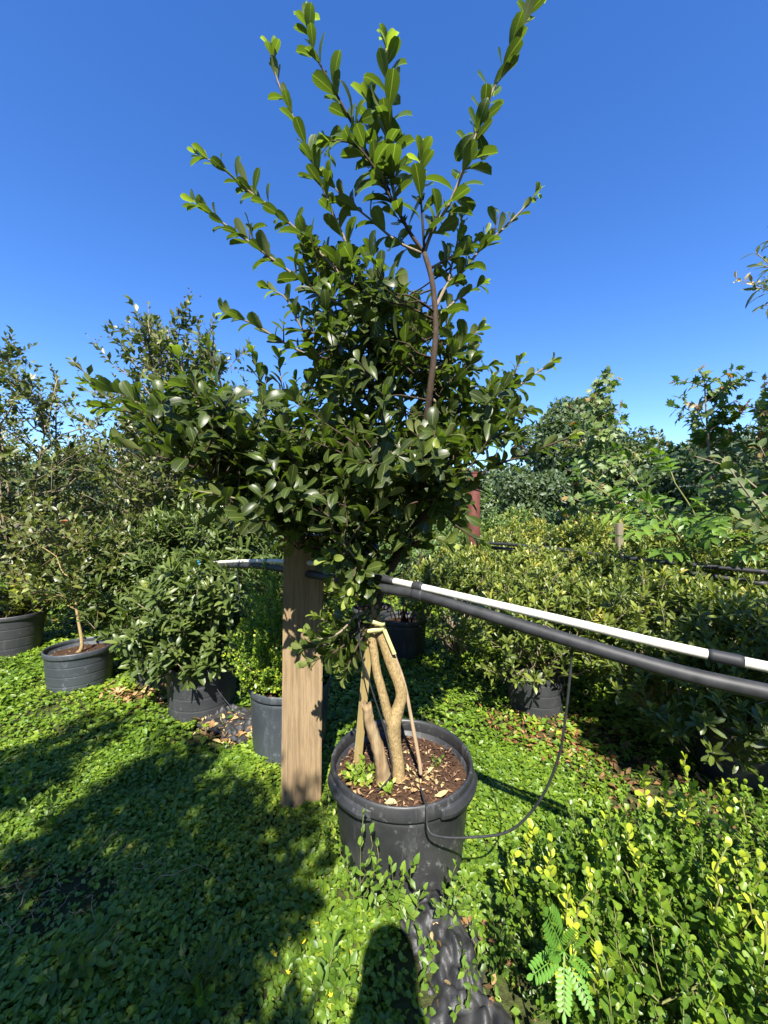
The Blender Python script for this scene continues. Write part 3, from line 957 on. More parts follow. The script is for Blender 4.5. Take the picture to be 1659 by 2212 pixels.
pipe('irrigation_pipe', 'lower of two black pipes threading through the azaleas', hz[1], 0.018, 'hose', 'pipe', 10)

rp = np.array([1.085, 4.65, 0.0])
V, T = tube_arrays(np.array([[0, 0, -0.05], [0, 0, 0.9], [0, 0, 1.875]]), 0.073, 22)
rroot = empty('steel_post', rp, 'round rusty red steel post beside the shrub', 'post')
o = link('shaft', np_mesh('shaft', V, T, MAT['rust'], smooth=True), rroot)
V, T = tube_arrays(np.array([[0, 0, 1.862], [0, 0, 1.882]]), 0.078, 22)
link('cap', np_mesh('cap', V, T, MAT['rust'], smooth=False), rroot)
for u, v0, Y, w, lab in ((1338, 1130, 4.3, 0.08, 'grey wooden stake rising from the azaleas, nearer one'), (1306, 1108, 5.2, 0.08, 'grey wooden stake rising from the azaleas, farther one')):
    t = P(u, v0, Y)
    bm = bevel_box('wooden_stake', (w, w * 0.6, t[2] + 0.1), MAT['grey_wood'], 0.006)
    o = link('wooden_stake', bm, None, (t[0], Y, t[2] / 2 - 0.05)); o.rotation_euler = (0.02, -0.03, 0.3)
    tag(o, lab, 'stake')

# stake, stump, cane and ties of the main shrub
sb, st = P(773, 1642, 1.655), P(802, 1328, 1.555)
d = Vector(st - sb)
me = bevel_box('support_stake', (0.030, 0.026, d.length + 0.05), MAT['stake'], 0.003)
o = link('support_stake', me, None, tuple((sb + st) / 2 - np.array(d.normalized()) * 0.02))
o.rotation_euler = d.to_track_quat('Z', 'Y').to_euler()
tag(o, 'squared yellowish wooden stake tied to the shrub trunk', 'stake')


def rough_tube(pts, rad, n=12, amp=0.12, seed=0, k=6, freq=14):
    p = smooth_path(pts, k)
    r = np.interp(np.linspace(0, 1, len(p)), np.linspace(0, 1, len(rad)), rad)
    V, T = tube_arrays(p, r, n)
    m = len(p)
    for i in range(m):
        for j in range(n):
            a = 2 * math.pi * j / n
            f = 1 + amp * mnoise.noise((math.cos(a) * 1.3 + seed, math.sin(a) * 1.3, i / m * freq)) + 0.5 * amp * mnoise.noise((math.cos(a) * 4 + seed, math.sin(a) * 4, i / m * freq * 3))
            V[i * n + j] = p[i] + (V[i * n + j] - p[i]) * f
    return V, T


stp = [P(828, 1690, 1.515), P(824, 1650, 1.51), P(812, 1600, 1.50), P(798, 1560, 1.49), P(792, 1526, 1.485)]
V, T = rough_tube(stp, [0.030, 0.026, 0.023, 0.021, 0.020], 14, 0.22, 3.0)
# splintered top
n = 14; m = (len(V) - 2) // n
for j in range(n): V[(m - 1) * n + j][2] += 0.022 * mnoise.noise((j * 1.7, 0.3, 2.2)) + 0.006
c = stp[0]
o = link('dead_stump', np_mesh('dead_stump', V - c, T, MAT['stump']), None, c)
tag(o, 'short dead sawn-off stump with splintered top standing in the big pot', 'stump')
cane = smooth_path([P(909, 1672, 1.53), P(905, 1640, 1.53), P(890, 1560, 1.545), P(874, 1480, 1.55), P(850, 1410, 1.55), P(828, 1360, 1.55)], 5)
o = link('thin_cane', np_mesh('thin_cane', rough_tube(cane, [0.008, 0.0075, 0.007, 0.005], 8, 0.12, 5.0, 2)[0] - cane[0], tube_arrays(smooth_path(cane, 2), 0.01, 8)[1], MAT['cane']), None, cane[0])
tag(o, 'thin brown dry cane leaning against the right trunk', 'cane')


def ribbon_ring(c, rx, ry, tilt, h, th=0.0025, rz=0.0, n=26):
    V, F = [], []
    for j in range(n):
        a = 2 * math.pi * j / n
        x, y = rx * math.cos(a), ry * math.sin(a)
        cz = tilt * x + 0.003 * math.sin(3 * a)
        for (k, hh) in ((1.0, -h / 2), (1.0 + th / rx, -h / 2), (1.0 + th / rx, h / 2), (1.0, h / 2)):
            V.append((x * k * math.cos(rz) - y * k * math.sin(rz) + c[0], x * k * math.sin(rz) + y * k * math.cos(rz) + c[1], cz + hh + c[2]))
    for j in range(n):
        k = (j + 1) % n
        for q in range(4):
            F.append((j * 4 + q, k * 4 + q, k * 4 + (q + 1) % 4, j * 4 + (q + 1) % 4))
    return V, F


tc = P(806, 1345, 1.56)
tie = empty('tie_tape', tc, 'yellowish tie tape wrapped round stake and trunk', 'tape')
for dz, tilt, s in ((0.012, -0.28, 1.0), (-0.022, 0.12, 0.96)):
    V, F = ribbon_ring((0.0, -0.004, dz), 0.047 * s, 0.040 * s, tilt, 0.017)
    link('band', py_mesh('band', V, F, MAT['ribbon']), tie)
tail = smooth_path([np.array([0.045, -0.034, -0.02]), np.array([0.062, -0.040, -0.06]), np.array([0.085, -0.040, -0.115])], 4)
V, F = [], []
for i, q in enumerate(tail):
    V += [tuple(q + np.array([-0.007, 0, 0])), tuple(q + np.array([0.008, 0.002, 0.002])), tuple(q + np.array([0.008, 0.005, 0.002])), tuple(q + np.array([-0.007, 0.003, 0]))]
for i in range(len(tail) - 1):
    for q in range(4): F.append((i * 4 + q, i * 4 + (q + 1) % 4, i * 4 + 4 + (q + 1) % 4, i * 4 + 4 + q))
link('tail', py_mesh('tail', V, F, MAT['ribbon']), tie)

# ------------------------------------------------------------------ the main shrub
tree = Plant('potted_shrub', 'tall leafy shrub with twin tan trunks in the large black pot', 'shrub', (PX + 0.0, 1.55, SOIL_Z), bark='bark_dark')


def TR(pts): return smooth_path([P(*q) for q in pts], 6)


def limb(name, pts, rad, n=10, mat='bark_dark', amp=0.12, seed=1.0):
    V, T = rough_tube([P(*q) for q in pts], rad, n, amp, seed)
    tree.named.append((name, (V, T), MAT[mat]))
    return TR(pts)


limb('trunk', [(862, 1695, 1.545), (860, 1650, 1.545), (853, 1600, 1.545), (851, 1560, 1.545), (862, 1525, 1.55), (866, 1490, 1.55), (843, 1426, 1.555), (826, 1374, 1.56), (811, 1333, 1.565), (808, 1305, 1.57)],
     [0.026, 0.024, 0.026, 0.031, 0.024, 0.0225, 0.024, 0.024, 0.023, 0.021], 14, 'bark_tan', 0.10, 2.0)
limb('trunk', [(850, 1572, 1.54), (838, 1545, 1.54), (827, 1500, 1.535), (814, 1450, 1.54), (806, 1395, 1.55), (800, 1360, 1.555), (806, 1320, 1.57)],
     [0.020, 0.019, 0.018, 0.0175, 0.017, 0.016, 0.016], 12, 'bark_tan', 0.10, 4.0)
SK = []
trunk_up = limb('branch', [(808, 1318, 1.57), (815, 1290, 1.58), (831, 1245, 1.60), (873, 1178, 1.63), (912, 1120, 1.62), (942, 1089, 1.60), (916, 1053, 1.58), (910, 1011, 1.55), (918, 940, 1.50), (925, 876, 1.46), (934, 803, 1.43), (941, 709, 1.42), (934, 610, 1.43), (917, 547, 1.45)],
                [0.026, 0.025, 0.024, 0.022, 0.020, 0.018, 0.016, 0.015, 0.014, 0.013, 0.012, 0.011, 0.010, 0.009], 10)
left_up = limb('branch', [(812, 1300, 1.58), (790, 1240, 1.62), (740, 1180, 1.66), (680, 1130, 1.66), (600, 1085, 1.64), (520, 1040, 1.60), (450, 985, 1.56), (390, 935, 1.52)],
               [0.020, 0.019, 0.017, 0.015, 0.012, 0.009, 0.007, 0.005], 9, seed=7)
mid_up = limb('branch', [(815, 1290, 1.58), (812, 1200, 1.68), (800, 1100, 1.75), (805, 1000, 1.76), (800, 900, 1.74), (800, 800, 1.70), (795, 720, 1.64), (788, 650, 1.58)],
              [0.020, 0.018, 0.016, 0.014, 0.012, 0.010, 0.009, 0.008], 9, seed=9)
SK += [trunk_up, left_up, mid_up]
# traced outer shoots: points, leaves per shoot, leaf length
SHOOTS = [
    ([(917, 547, 1.48), (925, 521, 1.47), (941, 484, 1.45), (967, 448, 1.43), (988, 401, 1.41), (1008, 349, 1.39), (1034, 276, 1.37), (1066, 193, 1.35), (1102, 109, 1.33), (1133, 47, 1.31), (1160, -4, 1.30)], 44, 0.095),
    ([(917, 547, 1.48), (912, 469, 1.44), (907, 396, 1.42), (909, 345, 1.41)], 14, 0.10),
    ([(917, 547, 1.48), (884, 500, 1.47), (847, 432, 1.45), (816, 375, 1.43), (774, 292, 1.40), (743, 234, 1.38), (712, 177, 1.36), (680, 115, 1.34), (664, 52, 1.32)], 46, 0.10),
    ([(860, 455, 1.46), (845, 390, 1.44), (837, 338, 1.43), (839, 229, 1.39), (837, 156, 1.37), (834, 105, 1.35)], 34, 0.105),
    ([(845, 430, 1.46), (815, 330, 1.46), (800, 260, 1.44), (795, 215, 1.43)], 24, 0.10),
    ([(850, 440, 1.44), (800, 350, 1.38), (760, 310, 1.36), (715, 305, 1.34)], 18, 0.09),
    ([(910, 547, 1.48), (857, 521, 1.49), (800, 474, 1.49), (743, 427, 1.48), (706, 385, 1.47)], 22, 0.095),
    ([(790, 655, 1.58), (774, 599, 1.55), (748, 526, 1.52), (722, 469, 1.50), (696, 401, 1.48), (665, 323, 1.45), (634, 255, 1.43), (602, 182, 1.41), (587, 122, 1.39)], 46, 0.085),
    ([(790, 660, 1.58), (712, 568, 1.55), (649, 505, 1.53), (592, 453, 1.50), (535, 411, 1.48), (483, 365, 1.46), (445, 342, 1.45)], 42, 0.09),
    ([(795, 720, 1.62), (753, 672, 1.58), (680, 625, 1.56), (613, 578, 1.53), (550, 531, 1.51), (493, 490, 1.49), (456, 463, 1.48), (431, 445, 1.47)], 42, 0.092),
    ([(941, 665, 1.52), (967, 614, 1.55), (1003, 583, 1.57), (1040, 536, 1.58), (1087, 495, 1.58), (1128, 453, 1.58), (1158, 420, 1.58)], 40, 0.075),
    ([(967, 614, 1.55), (977, 568, 1.56), (993, 500, 1.58), (1001, 450, 1.58)], 20, 0.07),
    ([(930, 580, 1.5), (988, 547, 1.54), (1030, 520, 1.57), (1050, 505, 1.6)], 18, 0.07),
    ([(941, 690, 1.53), (988, 646, 1.58), (1010, 632, 1.60), (1034, 618, 1.60)], 16, 0.07),
    ([(800, 870, 1.66), (745, 815, 1.62), (691, 782, 1.58), (613, 740, 1.54), (545, 699, 1.50), (498, 683, 1.48)], 32, 0.088),
    ([(700, 785, 1.58), (680, 756, 1.56), (649, 704, 1.54), (618, 646, 1.52), (592, 628, 1.51)], 20, 0.085),
    ([(450, 985, 1.56), (390, 935, 1.5), (330, 890, 1.45), (260, 850, 1.42), (200, 830, 1.40)], 34, 0.09),
    ([(520, 1040, 1.58), (430, 975, 1.48), (350, 930, 1.42), (280, 890, 1.38), (225, 880, 1.36)], 32, 0.095),
    ([(530, 1045, 1.60), (470, 950, 1.58), (430, 880, 1.56), (400, 815, 1.55), (385, 770, 1.54)], 32, 0.085),
    ([(600, 1085, 1.64), (540, 980, 1.62), (500, 890, 1.60), (470, 810, 1.58), (450, 755, 1.57)], 34, 0.085),
    ([(640, 1105, 1.66), (600, 1000, 1.66), (575, 900, 1.66), (560, 820, 1.65), (545, 762, 1.64)], 34, 0.085),
    ([(680, 1130, 1.66), (650, 1030, 1.68), (630, 930, 1.70), (610, 840, 1.70), (602, 775, 1.70)], 34, 0.085),
    ([(700, 1140, 1.68), (690, 1050, 1.72), (670, 950, 1.74), (655, 880, 1.74), (640, 830, 1.74)], 30, 0.085),
    ([(600, 1085, 1.60), (500, 1050, 1.45), (420, 1010, 1.38), (340, 985, 1.33), (270, 960, 1.30)], 34, 0.088),
    ([(640, 1110, 1.60), (560, 1090, 1.45), (480, 1070, 1.36), (420, 1060, 1.32)], 26, 0.088),
    ([(560, 1070, 1.60), (480, 940, 1.50), (430, 850, 1.46), (345, 825, 1.42)], 28, 0.092),
    ([(942, 1089, 1.60), (1000, 1060, 1.62), (1060, 1010, 1.62), (1130, 985, 1.60), (1190, 960, 1.58), (1232, 944, 1.57)], 30, 0.085),
    ([(930, 860, 1.58), (990, 900, 1.66), (1050, 880, 1.70), (1110, 840, 1.72), (1160, 805, 1.74), (1190, 785, 1.75)], 36, 0.075),
    ([(980, 1000, 1.62), (1040, 930, 1.66), (1080, 870, 1.68), (1105, 820, 1.70), (1118, 790, 1.70)], 34, 0.078),
    ([(950, 1010, 1.60), (1000, 940, 1.62), (1040, 880, 1.62), (1060, 830, 1.64)], 28, 0.08),
    ([(936, 800, 1.56), (975, 770, 1.60), (1010, 735, 1.63), (1036, 712, 1.64)], 24, 0.075),
    ([(930, 850, 1.58), (970, 820, 1.62), (1020, 800, 1.65), (1060, 790, 1.66)], 22, 0.075),
    ([(942, 1089, 1.58), (965, 1115, 1.52), (985, 1135, 1.48), (1030, 1165, 1.45)], 14, 0.08),
    ([(930, 1100, 1.58), (950, 1060, 1.50), (968, 1035, 1.45), (980, 1015, 1.42)], 16, 0.088),
    ([(916, 1053, 1.60), (900, 990, 1.45), (890, 960, 1.36), (880, 990, 1.30)], 18, 0.088),
    ([(915, 1000, 1.60), (930, 950, 1.42), (935, 930, 1.34), (940, 945, 1.28)], 16, 0.092),
    ([(910, 1010, 1.60), (860, 985, 1.42), (820, 985, 1.34), (780, 1000, 1.30)], 18, 0.09),
    ([(860, 1190, 1.62), (900, 1170, 1.50), (930, 1160, 1.45), (960, 1170, 1.42)], 16, 0.085),
    ([(815, 1280, 1.57), (780, 1235, 1.44), (750, 1215, 1.38), (725, 1230, 1.33), (720, 1255, 1.31)], 22, 0.075),
    ([(815, 1285, 1.57), (790, 1240, 1.45), (765, 1245, 1.36), (750, 1280, 1.32)], 16, 0.078),
    ([(806, 1330, 1.56), (770, 1360, 1.50), (730, 1385, 1.46), (690, 1395, 1.44), (650, 1400, 1.43)], 26, 0.065),
    ([(806, 1330, 1.56), (775, 1350, 1.53), (750, 1390, 1.50), (735, 1430, 1.48)], 20, 0.065),
    ([(800, 1320, 1.56), (760, 1330, 1.52), (720, 1345, 1.50), (690, 1335, 1.49)], 16, 0.062),
    ([(806, 1335, 1.56), (765, 1375, 1.48), (720, 1410, 1.43), (670, 1430, 1.40)], 22, 0.068),
    ([(806, 1335, 1.56), (780, 1380, 1.49), (760, 1420, 1.46), (745, 1460, 1.45)], 16, 0.062),
    ([(800, 1320, 1.56), (770, 1330, 1.46), (735, 1365, 1.40), (700, 1380, 1.37), (675, 1372, 1.36)], 22, 0.068),
    ([(812, 1285, 1.56), (770, 1215, 1.42), (745, 1200, 1.34), (715, 1205, 1.28)], 18, 0.075),
    ([(812, 1285, 1.56), (785, 1230, 1.42), (770, 1225, 1.35), (760, 1255, 1.30)], 16, 0.075),
    ([(812, 1285, 1.56), (780, 1225, 1.40), (755, 1190, 1.33), (735, 1170, 1.28)], 18, 0.075),
    ([(740, 1180, 1.66), (700, 1190, 1.55), (670, 1180, 1.48), (640, 1160, 1.44)], 20, 0.075),
    ([(700, 1150, 1.66), (690, 1110, 1.50), (680, 1090, 1.42), (650, 1090, 1.38)], 20, 0.08),
]
for i, (pts, nl, L) in enumerate(SHOOTS):
    p = TR(pts)
    r1 = 0.0072 if len(pts) > 5 else 0.0055
    limb('branch', pts, [r1, r1 * 0.8, r1 * 0.6, 0.0022], 7, 'bark_grey' if (i in (6, 10, 11) or 7 <= i <= 16 or i % 3 == 0) else 'bark_dark', 0.1, i * 1.3)
    SK.append(p[: int(len(p) * 0.8)])
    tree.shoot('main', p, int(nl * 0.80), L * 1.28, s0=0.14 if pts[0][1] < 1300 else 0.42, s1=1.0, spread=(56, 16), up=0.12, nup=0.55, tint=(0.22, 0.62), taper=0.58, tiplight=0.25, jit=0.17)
    e_ = p[-1] - p[-4]; e_ = unit(e_)
    tree.shoot('main', np.array([p[-3], p[-1], p[-1] + e_ * 0.02]), 5, L * 0.72, s0=0.3, spread=(42, 8), up=0.05, nup=0.3, tint=(0.7, 0.95), jit=0.1)
    # short leafy spurs
    for q in np.linspace(0.15, 0.6, max(1, nl // 16)):
        b = p[int(q * (len(p) - 1))]
        t = unit(p[min(len(p) - 1, int(q * (len(p) - 1)) + 2)] - b)
        d = unit(t * 0.6 + rng.normal(0, 0.55, 3) + np.array([0, 0, 0.25]))
        l = rng.uniform(0.04, 0.11)
        sp = np.array([b, b + d * l * 0.5, b + d * l + np.array([0, 0, 0.01])])
        tree.tube(sp, 0.003, 0.0015, 4)
        tree.shoot('main', sp, 4, L * 1.05, s0=0.3, spread=(65, 20), tint=(0.2, 0.55))
SKP = np.vstack(SK)
FILL = [(825, 735, 1.70, 110, 105, 0.13, 48), (815, 860, 1.74, 150, 110, 0.17, 78), (850, 985, 1.70, 150, 80, 0.18, 55), (740, 1010, 1.66, 110, 90, 0.2, 42), (560, 960, 1.60, 160, 110, 0.16, 55),
        (430, 920, 1.52, 120, 75, 0.12, 28), (620, 1080, 1.58, 160, 60, 0.16, 40), (1040, 905, 1.66, 90, 80, 0.12, 32), (935, 1060, 1.58, 60, 70, 0.14, 20), (790, 1120, 1.60, 110, 60, 0.18, 36),
        (730, 700, 1.58, 70, 60, 0.1, 12), (790, 590, 1.54, 70, 40, 0.1, 7), (700, 560, 1.52, 60, 40, 0.08, 6), (960, 760, 1.6, 60, 70, 0.1, 12), (850, 650, 1.55, 80, 40, 0.12, 12), (780, 1190, 1.6, 70, 40, 0.1, 14), (610, 1045, 1.46, 80, 60, 0.08, 26), (640, 1120, 1.55, 70, 40, 0.06, 16)]
for (u, v, Y, du, dv, dY, nsh) in FILL:
    for k in range(nsh):
        a, q = rng.uniform(0, 6.283), math.sqrt(rng.random())
        c = P(u + du * q * math.cos(a), v + dv * q * math.sin(a), Y + rng.normal(0, dY))
        dist = np.linalg.norm(SKP - c, axis=1) + 0.7 * np.maximum(0, SKP[:, 2] - c[2] + 0.04)
        b = SKP[np.argmin(dist)]
        d = unit((c - b) * 2 / (np.linalg.norm(c - b) + 0.05) + np.array([0, 0, 0.45]) + rng.normal(0, 0.4, 3))
        l = rng.uniform(0.10, 0.19)
        p = np.array([c - d * l * 0.5, c + rng.normal(0, 0.008, 3), c + d * l * 0.5])
        tw = smooth_path([b, b * 0.4 + p[0] * 0.6 + rng.normal(0, 0.01, 3), p[0], p[2]], 4)
        tree.tube(tw, 0.0042, 0.0018, 5)
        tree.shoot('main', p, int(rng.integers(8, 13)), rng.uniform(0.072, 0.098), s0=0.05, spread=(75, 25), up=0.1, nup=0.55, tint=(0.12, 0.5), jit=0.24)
tw_root = tree.finish(300, 'twigs')
for ch in tw_root.children:
    if ch.name.startswith('twigs'): ch['kind'] = 'stuff'

# ------------------------------------------------------------------ potted neighbours on the left
p = Plant('boxwood_shrub', 'upright small-leaved boxwood in the pot behind the wooden post', 'shrub', (-0.56, 2.30, 0.3), bark='twig_green')
bush(p, 'boxfine', [((-0.60, 2.28, 0.62), (0.27, 0.27, 0.34)), ((-0.63, 2.28, 0.86), (0.22, 0.22, 0.26)), ((-0.55, 2.3, 0.5), (0.26, 0.25, 0.16)), ((-0.78, 2.2, 0.55), (0.13, 0.13, 0.2))],
     (-0.56, 2.30, 0.3), 760, 12, 0.027, 0.12, 26, 0.22, 0.7, (60, 25), 'opposite', (0.35, 0.8), (0.006, 0.0015), 0.1, tiplight=0.3)
p.finish(220)

p = Plant('whorled_shrub', 'broad shrub with whorled lance leaves in the charcoal banded pot', 'shrub', (-1.30, 2.76, 0.3))
bush(p, 'whorl', [((-1.32, 2.72, 0.80), (0.42, 0.36, 0.26)), ((-1.50, 2.75, 0.62), (0.40, 0.34, 0.24)), ((-1.20, 2.66, 0.55), (0.28, 0.3, 0.24)), ((-1.42, 2.58, 0.42), (0.28, 0.2, 0.12)), ((-1.25, 2.7, 0.95), (0.3, 0.26, 0.14))],
     (-1.30, 2.76, 0.3), 420, 11, 0.100, 0.14, 26, 0.28, 0.55, (85, 25), 'spiral', (0.2, 0.65), (0.010, 0.003), 0.45, nup=0.7)
p.finish(240)

p = Plant('whorled_shrub', 'loose long-leaved shrub behind and left of the broad whorled one', 'shrub', (-2.0, 3.55, 0.0))
bush(p, 'whorl2', [((-2.1, 3.5, 1.05), (0.65, 0.45, 0.32)), ((-1.6, 3.55, 1.2), (0.55, 0.4, 0.28)), ((-2.3, 3.4, 0.75), (0.5, 0.4, 0.35)), ((-1.2, 3.6, 1.1), (0.5, 0.4, 0.3)), ((-1.8, 3.3, 0.8), (0.5, 0.3, 0.3))],
     (-2.0, 3.55, 0.0), 640, 12, 0.12, 0.2, 30, 0.3, 0.6, (80, 25), 'spiral', (0.15, 0.6), (0.014, 0.003), 0.3, nup=0.6)
p.finish(160)


def airy_tree(name, label, base, height, crown, kind, leafL, nbr, nsub, nleaf, spread=0.5, bark='bark_grey', cat='tree', group=None, tint=(0.15, 0.6), stems=3, parts=80,
              stemr=0.022, berries=0, lean=(0, 0), mode='opposite', clear=0.3, spr=(65, 30), shoot=0.26):
    """multi-stemmed small tree: stems > limbs > leafy shoots inside an egg-shaped crown"""
    p = Plant(name, label, cat, base, group, bark)
    base = np.array(base, float)
    bz = []
    for s in range(stems):
        a = 6.283 * s / stems + rng.uniform(-0.5, 0.5)
        top = base + np.array([math.cos(a) * crown * 0.35 * (stems > 1) + lean[0], math.sin(a) * crown * 0.35 * (stems > 1) + lean[1], height * rng.uniform(0.86, 1.0)])
        mid = base * 0.55 + top * 0.45 + np.append(rng.normal(0, 0.06, 2), 0)
        q = smooth_path([base + np.append(rng.normal(0, 0.03, 2), 0), base * 0.8 + mid * 0.2 + np.append(rng.normal(0, 0.03, 2), 0), mid, top], 8)
        p.tube(q, stemr, stemr * 0.2, 7, 'trunk')
        p.tube(q[-2:] + 0.0, stemr * 0.2, stemr * 0.1, 4)
        p.shoot(kind, q[int(len(q) * 0.68):], 46, leafL, s0=0.0, spread=(60, 25), mode=mode, tint=tint, jit=0.3)
        for b in range(nbr):
            f = clear + (0.97 - clear) * (b + rng.random()) / nbr
            o = q[int(f * (len(q) - 1))]
            aa = rng.uniform(0, 6.283)
            ll = crown * (0.45 + 0.75 * math.sin(math.pi * min(1, (f - clear) / (1 - clear) * 0.85 + 0.15))) * rng.uniform(0.6, 1.1)
            dd = unit(np.array([math.cos(aa), math.sin(aa), spread + 0.5 * f]))
            e = o + dd * ll
            br = curve_to(o, e, 0.05, 7, 0.04)
            p.tube(br, stemr * 0.35, stemr * 0.08, 5)
            for k in range(nsub):
                g = 0.2 + 0.8 * (k + rng.random()) / nsub
                so_ = br[min(6, int(g * 6))]
                sd = unit(dd * 0.6 + rng.normal(0, 0.55, 3) + np.array([0, 0, 0.35]))
                sl_ = shoot * rng.uniform(0.6, 1.4)
                sp = np.array([so_, so_ + sd * sl_ * 0.5 + rng.normal(0, 0.01, 3), so_ + sd * sl_ + np.array([0, 0, -0.02])])
                p.tube(sp, stemr * 0.1, stemr * 0.05, 4)
                qq = rng.normal(0, 0.1)
                p.shoot(kind, sp, nleaf, leafL * rng.uniform(0.8, 1.2), s0=0.1, spread=spr, mode=mode, tint=(tint[0] + qq, tint[1] + qq), nup=0.6, jit=0.3)
                if berries and rng.random() < berries and f > 0.6:
                    e2 = sp[-1]
                    for _ in range(5):
                        c = e2 + rng.normal(0, 0.045, 3) + np.array([0, 0, 0.05])
                        p.named.append(('seed_capsule', tube_arrays(np.array([c, c + [0, 0, 0.006], c + [0, 0, 0.012]]), [0.003, 0.007, 0.003], 5), MAT['berry']))
                        p.tube(np.array([e2, (e2 + c) / 2 + rng.normal(0, 0.008, 3), c]), 0.0012, 0.001, 3)
    return p.finish(parts)


GM = 'small-leaved trees at the left'
airy_tree('sapling', 'thin tan-trunked sapling with sparse leaves in the squat grey-blue pot', (-2.46, 3.12, 0.25), 1.15, 0.55, 'myrtle2', 0.075, 18, 5, 10, 0.2, 'bark_tan', 'sapling', None, (0.2, 0.65), 1, 160, 0.018, clear=0.55)
airy_tree('crape_myrtle', 'tallest small-leaved tree at left with seed capsules against the sky', (-2.15, 4.25, 0.0), 3.6, 1.1, 'myrtle', 0.092, 27, 8, 14, 0.6, 'bark_grey', 'tree', GM, (0.15, 0.6), 4, 160, 0.028, 0.10, (0.05, -0.1))
airy_tree('crape_myrtle', 'bushy small-leaved tree cut by the left edge, upper branch arching', (-3.75, 4.0, 0.0), 3.1, 1.0, 'myrtle', 0.078, 19, 8, 14, 0.45, 'bark_grey', 'tree', GM, (0.15, 0.65), 4, 160, 0.026, 0.06)
airy_tree('crape_myrtle', 'dense small-leaved tree standing between the two leftmost trees', (-3.4, 5.4, 0.0), 2.75, 1.05, 'myrtle', 0.095, 18, 8, 14, 0.4, 'bark_grey', 'tree', GM, (0.1, 0.55), 4, 100, 0.028, 0.04, clear=0.15)
airy_tree('crape_myrtle', 'shadowed small-leaved tree behind the wooden post', (-1.15, 5.3, 0.0), 2.5, 0.95, 'myrtle', 0.095, 16, 8, 14, 0.4, 'bark_grey', 'tree', GM, (0.1, 0.5), 4, 80, 0.028, 0.0, clear=0.1)
airy_tree('crape_myrtle', 'low small-leaved tree at the far left by the bench', (-5.6, 5.0, 0.0), 2.5, 1.0, 'myrtle', 0.095, 16, 8, 14, 0.4, 'bark_grey', 'tree', GM, (0.15, 0.6), 4, 80, 0.026, 0.0, clear=0.2)
p = Plant('yellowing_plant', 'yellowing leafy plant in the dark pot at the left edge', 'plant', (-3.72, 3.85, 0.3), bark='twig_green')
for k in range(14):
    b = np.array([-3.72, 3.85, 0.34]) + np.append(rng.normal(0, 0.06, 2), 0)
    e = b + np.array([rng.normal(0.05, 0.2), rng.normal(0, 0.15), rng.uniform(0.25, 0.7)])
    q = curve_to(b, e, 0.03, 6, 0.03)
    p.tube(q, 0.006, 0.002, 5)
    p.shoot('yellow', q, 12, 0.10, s0=0.15, spread=(75, 35), tint=(0.15, 0.75))
p.finish(120)

# plants in the pots farther back, centre
p = Plant('slender_shrub', 'slender shrub of thin dark stems in the grey ribbed pot', 'shrub', (0.20, 3.75, 0.3), bark='bark_dark')
for k in range(9):
    b = np.array([0.20, 3.75, 0.33]) + np.append(rng.normal(0, 0.05, 2), 0)
    e = b + np.array([rng.normal(0.0, 0.16), rng.normal(0, 0.12), rng.uniform(0.7, 1.15)])
    q = curve_to(b, e, 0.02, 7, 0.02)
    p.tube(q, 0.007, 0.003, 5)
    p.shoot('whorl2', q, 18, 0.09, s0=0.45, spread=(75, 30), tint=(0.15, 0.6))
p.finish(80)
p = Plant('slender_shrub', 'leafy green shrub in the dark grey pot farther back', 'shrub', (-0.12, 4.15, 0.3), bark='bark_dark')
bush(p, 'azalea_green', [((-0.12, 4.15, 0.85), (0.5, 0.4, 0.4)), ((-0.35, 4.1, 1.05), (0.4, 0.35, 0.35))], (-0.12, 4.15, 0.3), 260, 9, 0.075, 0.14, 20, 0.3, 0.6, (80, 25), tint=(0.2, 0.65), s0=0.3)
p.finish(80)
for (x, y, zc, rx, rz_, lab, kd, n, tn) in [
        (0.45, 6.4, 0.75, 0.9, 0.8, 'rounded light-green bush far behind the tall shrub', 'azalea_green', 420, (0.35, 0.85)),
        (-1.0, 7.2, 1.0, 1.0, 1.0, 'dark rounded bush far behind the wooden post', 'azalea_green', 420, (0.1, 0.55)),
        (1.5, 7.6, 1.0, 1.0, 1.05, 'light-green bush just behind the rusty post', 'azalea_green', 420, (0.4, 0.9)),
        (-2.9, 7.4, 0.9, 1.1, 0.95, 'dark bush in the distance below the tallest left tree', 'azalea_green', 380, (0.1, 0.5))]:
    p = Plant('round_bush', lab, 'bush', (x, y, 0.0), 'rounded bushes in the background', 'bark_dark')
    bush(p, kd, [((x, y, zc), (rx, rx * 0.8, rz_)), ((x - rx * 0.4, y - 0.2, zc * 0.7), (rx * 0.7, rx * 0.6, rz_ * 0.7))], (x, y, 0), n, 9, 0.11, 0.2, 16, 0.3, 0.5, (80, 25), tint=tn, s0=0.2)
    p.finish(60)

